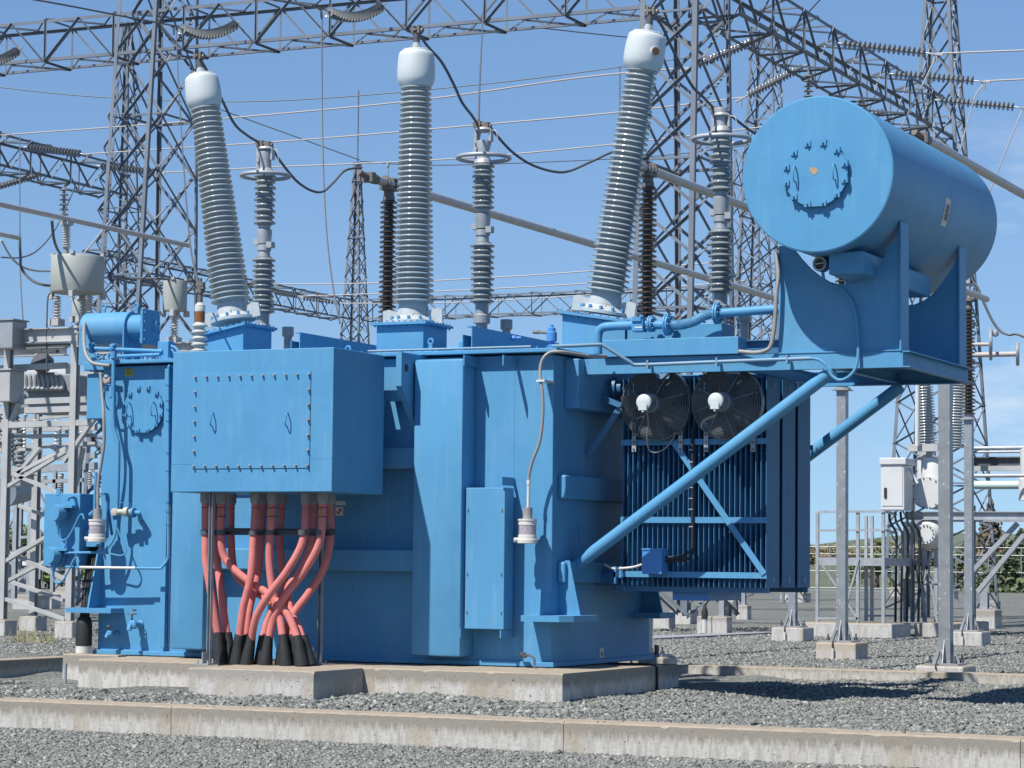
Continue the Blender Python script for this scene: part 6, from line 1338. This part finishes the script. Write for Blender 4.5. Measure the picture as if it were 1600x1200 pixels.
b = MB(); b.cyl(P(60,562,Y=YL+1.0), P(72,572,Y=YL+1.2), .22, 18); b.make('breather_canister', STEELD, RG, True)
b = MB(); b.bar(P(33,550,Y=YL+.8), P(90,549,Y=YL+.8), .12, .06); b.make('top_rail', STEELD, RG)
for px, py0, py1, wp in ((24,632,672,16), (8,635,680,14), (55,655,680,9), (112,640,672,11), (38,662,700,7), (94,668,700,6)):
    Y = YL+.9+(px % 3)*.5; a = P(px,py1,Y=Y); c = P(px,py0,Y=Y); g = root('bushing_insulator', a, {24:'dark ribbed insulator second from the left edge in the left frame', 8:'ribbed insulator nearest the left edge in the left frame', 55:'small pale ribbed insulator left of centre in the frame opening', 112:'pale ribbed insulator on the frame column beside the blue tank', 38:'tiny ribbed insulator low in the frame opening', 94:'tiny ribbed insulator just left of the frame column'}[px], 'insulator', 'ribbed insulators inside the left frame')
    sheds(a, c, wp*.0068, wp*.006, 7, .6, PORCL if px not in (24,) else PORCD, 'porcelain', g, 16); MB().cyl(c, c+V((0,0,.16)), .03, 8).make('stud', GALV, g)
    MB().box(a+V((-.1,-.1,-.07)), a+V((.1,.1,0))).make('base', TAUPE, g)
for px0, px1, py0, py1, Y, m_, lab in ((-8,20,500,545,YL-.4,GALVP,'ribbed grey box on the column head at the far left edge'), (-6,16,578,628,YL-.3,TAUPE,'grey switch box halfway down the far left edge'), (10,32,890,925,58,GALVP,'small grey cabinet with a yellow mark on the ground at the left'), (6,32,742,760,YL+1.2,GALV,'grey end of a round duct behind the left braces')):
    a, c = P(px0,py1,Y=Y), P(px1,py0,Y=Y); r_ = root('equipment_box', a, lab, 'box'); MB().cbox(a, c+V((0,.5,0)), .02).make('housing', m_, r_)
    MB().box((a.x-.03,Y-.03,c.z),(c.x+.03,Y+.53,c.z+.03)).make('roof', m_, r_)
    if px0 == 10: MB().box(P(14,912,Y=Y-.01), P(17,902,Y=Y-.005)).make('yellow_mark', YEL, r_)
foot(36, 952, 40, 'concrete footing left of the frame column, with a white pipe', .45, 4.5, .14)
foot(70, 951, 24, 'shaded concrete footing right beside the one with a white pipe', .45)
foot(95, 935, 30, 'distant pale footing behind the frame column at the left', .45, 3)
# racks and apparatus further back on the left
K = root('rear_rack', (P(50,930,Y=56).x, 56, 0), 'paler steel rack with many uprights seen through the left support structure', 'steel rack')
def kk(mb, name, m=GALV, smooth=False): return mb.make(name, m, K, smooth)
for px, Y, y0, y1, wdt in ((22,56,690,935,.12),(30,58,700,920,.09),(47,56,705,930,.16),(52,59,720,905,.12),(62,56.5,830,905,.09),(82,57,735,925,.10),(91,60,740,915,.12),(120,57,690,900,.12),(131,60,650,880,.10),(8,59,700,930,.12)):
    q0, q1 = P(px,y1,Y=Y), P(px,y0,Y=Y); b = MB(); b.ibeam((q0.x,Y,q0.z),(q0.x,Y,q1.z), wdt, wdt, .02, up=(0,1,0)); kk(b, 'upright')
for x0, y0, x1, y1, Y, t in ((-10,719,150,712,58,.14),(-10,737,150,728,60,.2),(-10,756,130,750,57,.1),(20,840,130,836,57,.07),(20,856,130,853,57.2,.07),(22,892,110,888,58,.09),(-10,800,140,790,60,.08),(-10,775,60,770,56,.1)):
    b = MB(); b.bar(P(x0,y0,Y=Y), P(x1,y1,Y=Y), t, t); kk(b, 'rail')
for x0, y0, x1, y1, Y in ((5,930,60,880,57),(60,925,8,870,57),(85,920,130,860,58),(84,860,128,925,58),(10,830,50,760,58),(50,830,90,760,58.5),(90,830,60,765,59),(100,700,125,760,58),(30,720,60,690,57)):
    b = MB(); b.bar(P(x0,y0,Y=Y), P(x1,y1,Y=Y), .07, .05); kk(b, 'brace')
for px, y0, y1, Y in ((54,655,700,57),(55,700,735,57.5),(94,742,765,58),(70,742,760,59),(140,735,760,58)):
    A, B = P(px,y1,Y=Y), P(px,y0,Y=Y); sheds(A, B, .09, .08, 7, .6, PORCL, 'rack_insulator', K, 14)
ap = root('switch_unit', P(60,905,Y=57), 'low grey switch unit with white domes on the ground behind the left braces', 'switchgear')
MB().cbox(P(12,903,Y=57), P(30,876,Y=57.6), .03).make('cabinet', GALVP, ap)
for px in (42, 48, 55): MB().lathe(P(px,884,Y=57), (0,0,1), [(.12,0),(.13,.08),(.09,.16),(.02,.2)], 14).make('white_dome', WHITE, ap, True)
b = MB(); b.cyl(P(50,903,Y=57), P(50,886,Y=57), .22, 16); b.make('drum', GALVP, ap, True)
b = MB(); b.cyl(P(2,770,Y=52), P(40,768,Y=54), .38, 24, .26); b.cyl(P(40,768,Y=54), P(47,763,Y=54.4), .13, 16); tag(b.make('grey_vessel', mat('blue_grey_enamel', (.25,.28,.32), .5), None, True), 'round blue-grey vessel with a pale end stub behind the left braces', 'vessel')
for px, y0, y1 in ((0,640,700),(17,655,720),(32,668,730)):
    Y = YL+1.9; A, B = P(px,y1,Y=Y), P(px,y0,Y=Y); g = root('bushing_insulator', A, 'grey ribbed insulator low at the left edge, %s of three in a falling row' % {0:'first',17:'second',32:'third'}[px], 'insulator', 'ribbed insulators inside the left frame'); sheds(A, B, .11, .10, 9, .6, PORCD, 'porcelain', g, 16); MB().box(A+V((-.14,-.14,-.1)), A+V((.14,.14,0))).make('base', TAUPE, g)
for px, top in ((24,800),(46,790),(28,810)): pass
# weeds
wd = MB()
for k in range(90):
    c = P(random.choice([22,45,70])+random.gauss(0,9), 1003+random.uniform(-2,4), Z=0); h = random.uniform(.06,.34); d = V((random.gauss(0,.08), random.gauss(0,.08), h)); s = V((random.uniform(.006,.02), 0, 0))
    wd.add([c-s, c+s, c+d], [(0,1,2)])
tag(wd.make('weed_clump', mat('dry_weed', (.22,.21,.10), .9, 0, .3, 8)), 'thin dry weeds growing in the gravel at the left', 'weeds')['kind'] = 'stuff'
# ================================================================== FENCE, TREES, HORIZON
fx = root('perimeter_fence', (-50, 168, 0), 'distant steel perimeter fence with rails at the edge of the gravel yard', 'fence')
fA, fB = V((-110, 168, 0)), V((-10, 168, 0)); fp = None
for k in range(56):
    x = -118+k*2.2
    if fp is None:
        fp = MB().cyl((0,0,0),(0,0,3.0),.035,6).make('fence_post', GALVP, None); fp.parent = fx; o = fp
    else: o = fp.copy(); COL.objects.link(o); o.parent = fx
    o.location = V((x, 168, 0))-fx.location
for z in (2.95, 2.45, 1.3, .15): MB().cyl((-120,168,z),(5,168,z),.022,6).make('rail', GALVP, fx)
def tree(px, Y, h, wd_, kind, label, group='trees and bushes beyond the fence', z0=0):
    g = P(px, 900, Y=Y); X = g.x; r = root({'con':'conifer','bush':'bush','dec':'broadleaf_tree'}[kind], (X,Y,z0), label, 'tree' if kind != 'bush' else 'bush', group)
    b = MB(); b.cyl((X,Y,0),(X,Y,h*.8),.12*wd_/3+.05,7,.03)
    if kind != 'con':
        for i in range(5): a = random.uniform(0,6.28); b.cyl((X,Y,h*(.25+.08*i)), (X+math.cos(a)*wd_*.35,Y+math.sin(a)*wd_*.35,h*(.5+.08*i)), .06, 5, .02)
    b.v = [(x, y, z+z0) for x, y, z in b.v]; b.make('trunk', BARK, r)
    c = MB(); n = int(1400*max(1,wd_/3)); m_ = {'con':CONIF,'bush':SCRUB,'dec':LEAFG}[kind]
    if kind == 'con' and 'brown' in label: m_ = CONIB
    if label.startswith(('green', 'fresh')) and kind == 'bush': m_ = LEAFG
    cl = [(random.uniform(-.8,.8), random.uniform(-.8,.8), random.uniform(.15,1), random.uniform(.15,.4)) for _ in range(16)]
    for i in range(n):
        if kind == 'con':
            z = random.random()**.7; z = 1-z if random.random() < .8 else random.random(); rr = wd_*.5*(1-z)*random.uniform(.2,1.05)*(1+.25*math.sin(z*34)); a = random.uniform(0,6.28); p = V((X+rr*math.cos(a),Y+rr*math.sin(a),h*(.05+.95*z)-rr*.15)); s = wd_*.028
        else:
            k = random.choice(cl); p = V((X+wd_*.5*(k[0]+random.gauss(0,k[3]*.5)), Y+wd_*.4*(k[1]+random.gauss(0,k[3]*.5)), max(.05,h*(k[2]*(1-.35*abs(k[0]))+random.gauss(0,k[3]*.25))*.85))); s = wd_*.016+.04
        u = V((random.gauss(0,1),random.gauss(0,1),random.gauss(0,1))).normalized(); v = u.cross(V((random.gauss(0,1),random.gauss(0,1),random.gauss(0,1)))).normalized()
        c.add([p-u*s, p+v*s*.8, p+u*s, p-v*s*.7], [(0,1,2,3)])
    if z0:
        c.v = [(x, y, z+z0) for x, y, z in c.v]
    c.make('crown', m_, r); return r
TR = [(1548,172,6.3,5.5,'con','brownish ragged conifer behind the fence at the right'), (1596,171,4.2,7,'con','dark green conifer at the right edge behind the fence'), (1510,173,3.6,5,'con','low dark conifer behind the breaker column'),
 (1370,176,4.2,4,'bush','fresh green bush left of the breaker legs'), (1575,169.5,2.8,8,'con','bushy dark conifer low beside the fence at the right')]
for t_ in TR: tree(*t_)
# scrub belt along the field edge: individual bushes
BLT = []
for k, (px, near) in enumerate(((1236,'hidden by the radiators'), (1290,'behind the rust-stained post'), (1340,'above the platform deck'), (1388,'under the breaker cabinet'), (1436,'behind the white tank'), (1480,'behind the nearest post'), (1528,'left of the brown conifer'), (1570,'right of the brown conifer'), (1618,'at the right edge'))):
    tree(px, 600+(k*37 % 11), (6.3,7.0,6.1,6.8,6.4,7.2,6.0,6.6,6.9)[k], 15, 'bush', 'brown bush in the belt beyond the green field, %s' % near, z0=1.8)
for px, Y, h in ((12,110,3.4),(34,112,3.8),(58,111,3.6),(82,113,3.2)): tree(px, Y, h, 4.5, 'bush', 'green bush behind the left frame, %s from the left edge' % {12:'first',34:'second',58:'third',82:'fourth'}[px])
b = MB(); hp_ = []
for i in range(81):
    x = -900+i*20; z = 8+5*math.sin(i*.23)+2.5*math.sin(i*.61+1); hp_.append((x, 900, z))
b.add([(x,y,-1) for x,y,z in hp_]+[(x,y+60,z) for x,y,z in hp_]+[(x,y+400,-1) for x,y,z in hp_], [(i,i+1,82+i,81+i) for i in range(80)]+[(81+i,82+i,163+i,162+i) for i in range(80)]); struct('hills', b, HILL, smooth=True)

# more small apparatus behind the left support structure
for k, (px, y0, y1, Y, wp) in enumerate(((70,600,640,57,8),(88,655,695,56,8),(128,655,690,55,7),(40,620,660,58,8),(64,690,720,59,6),(118,690,722,58,6))):
    A, B = P(px,y1,Y=Y), P(px,y0,Y=Y); sheds(A, B, wp*.0085, wp*.0078, 8, .6, PORCL, 'rack_insulator', K, 14); kk(MB().box(A+V((-.1,-.1,-.12)), A+V((.1,.1,0))), 'insulator_foot')
for x0, y0, x1, y1, Y, t in ((-10,645,150,640,55,.10),(-10,672,150,668,54,.14),(-10,700,150,694,56,.12),(15,612,100,609,55,.08),(-10,587,30,586,50,.12),(110,590,150,588,50,.2),(110,606,150,604,50.2,.12)):
    kk(MB().bar(P(x0,y0,Y=Y), P(x1,y1,Y=Y), t, t), 'rail', TAUPE)
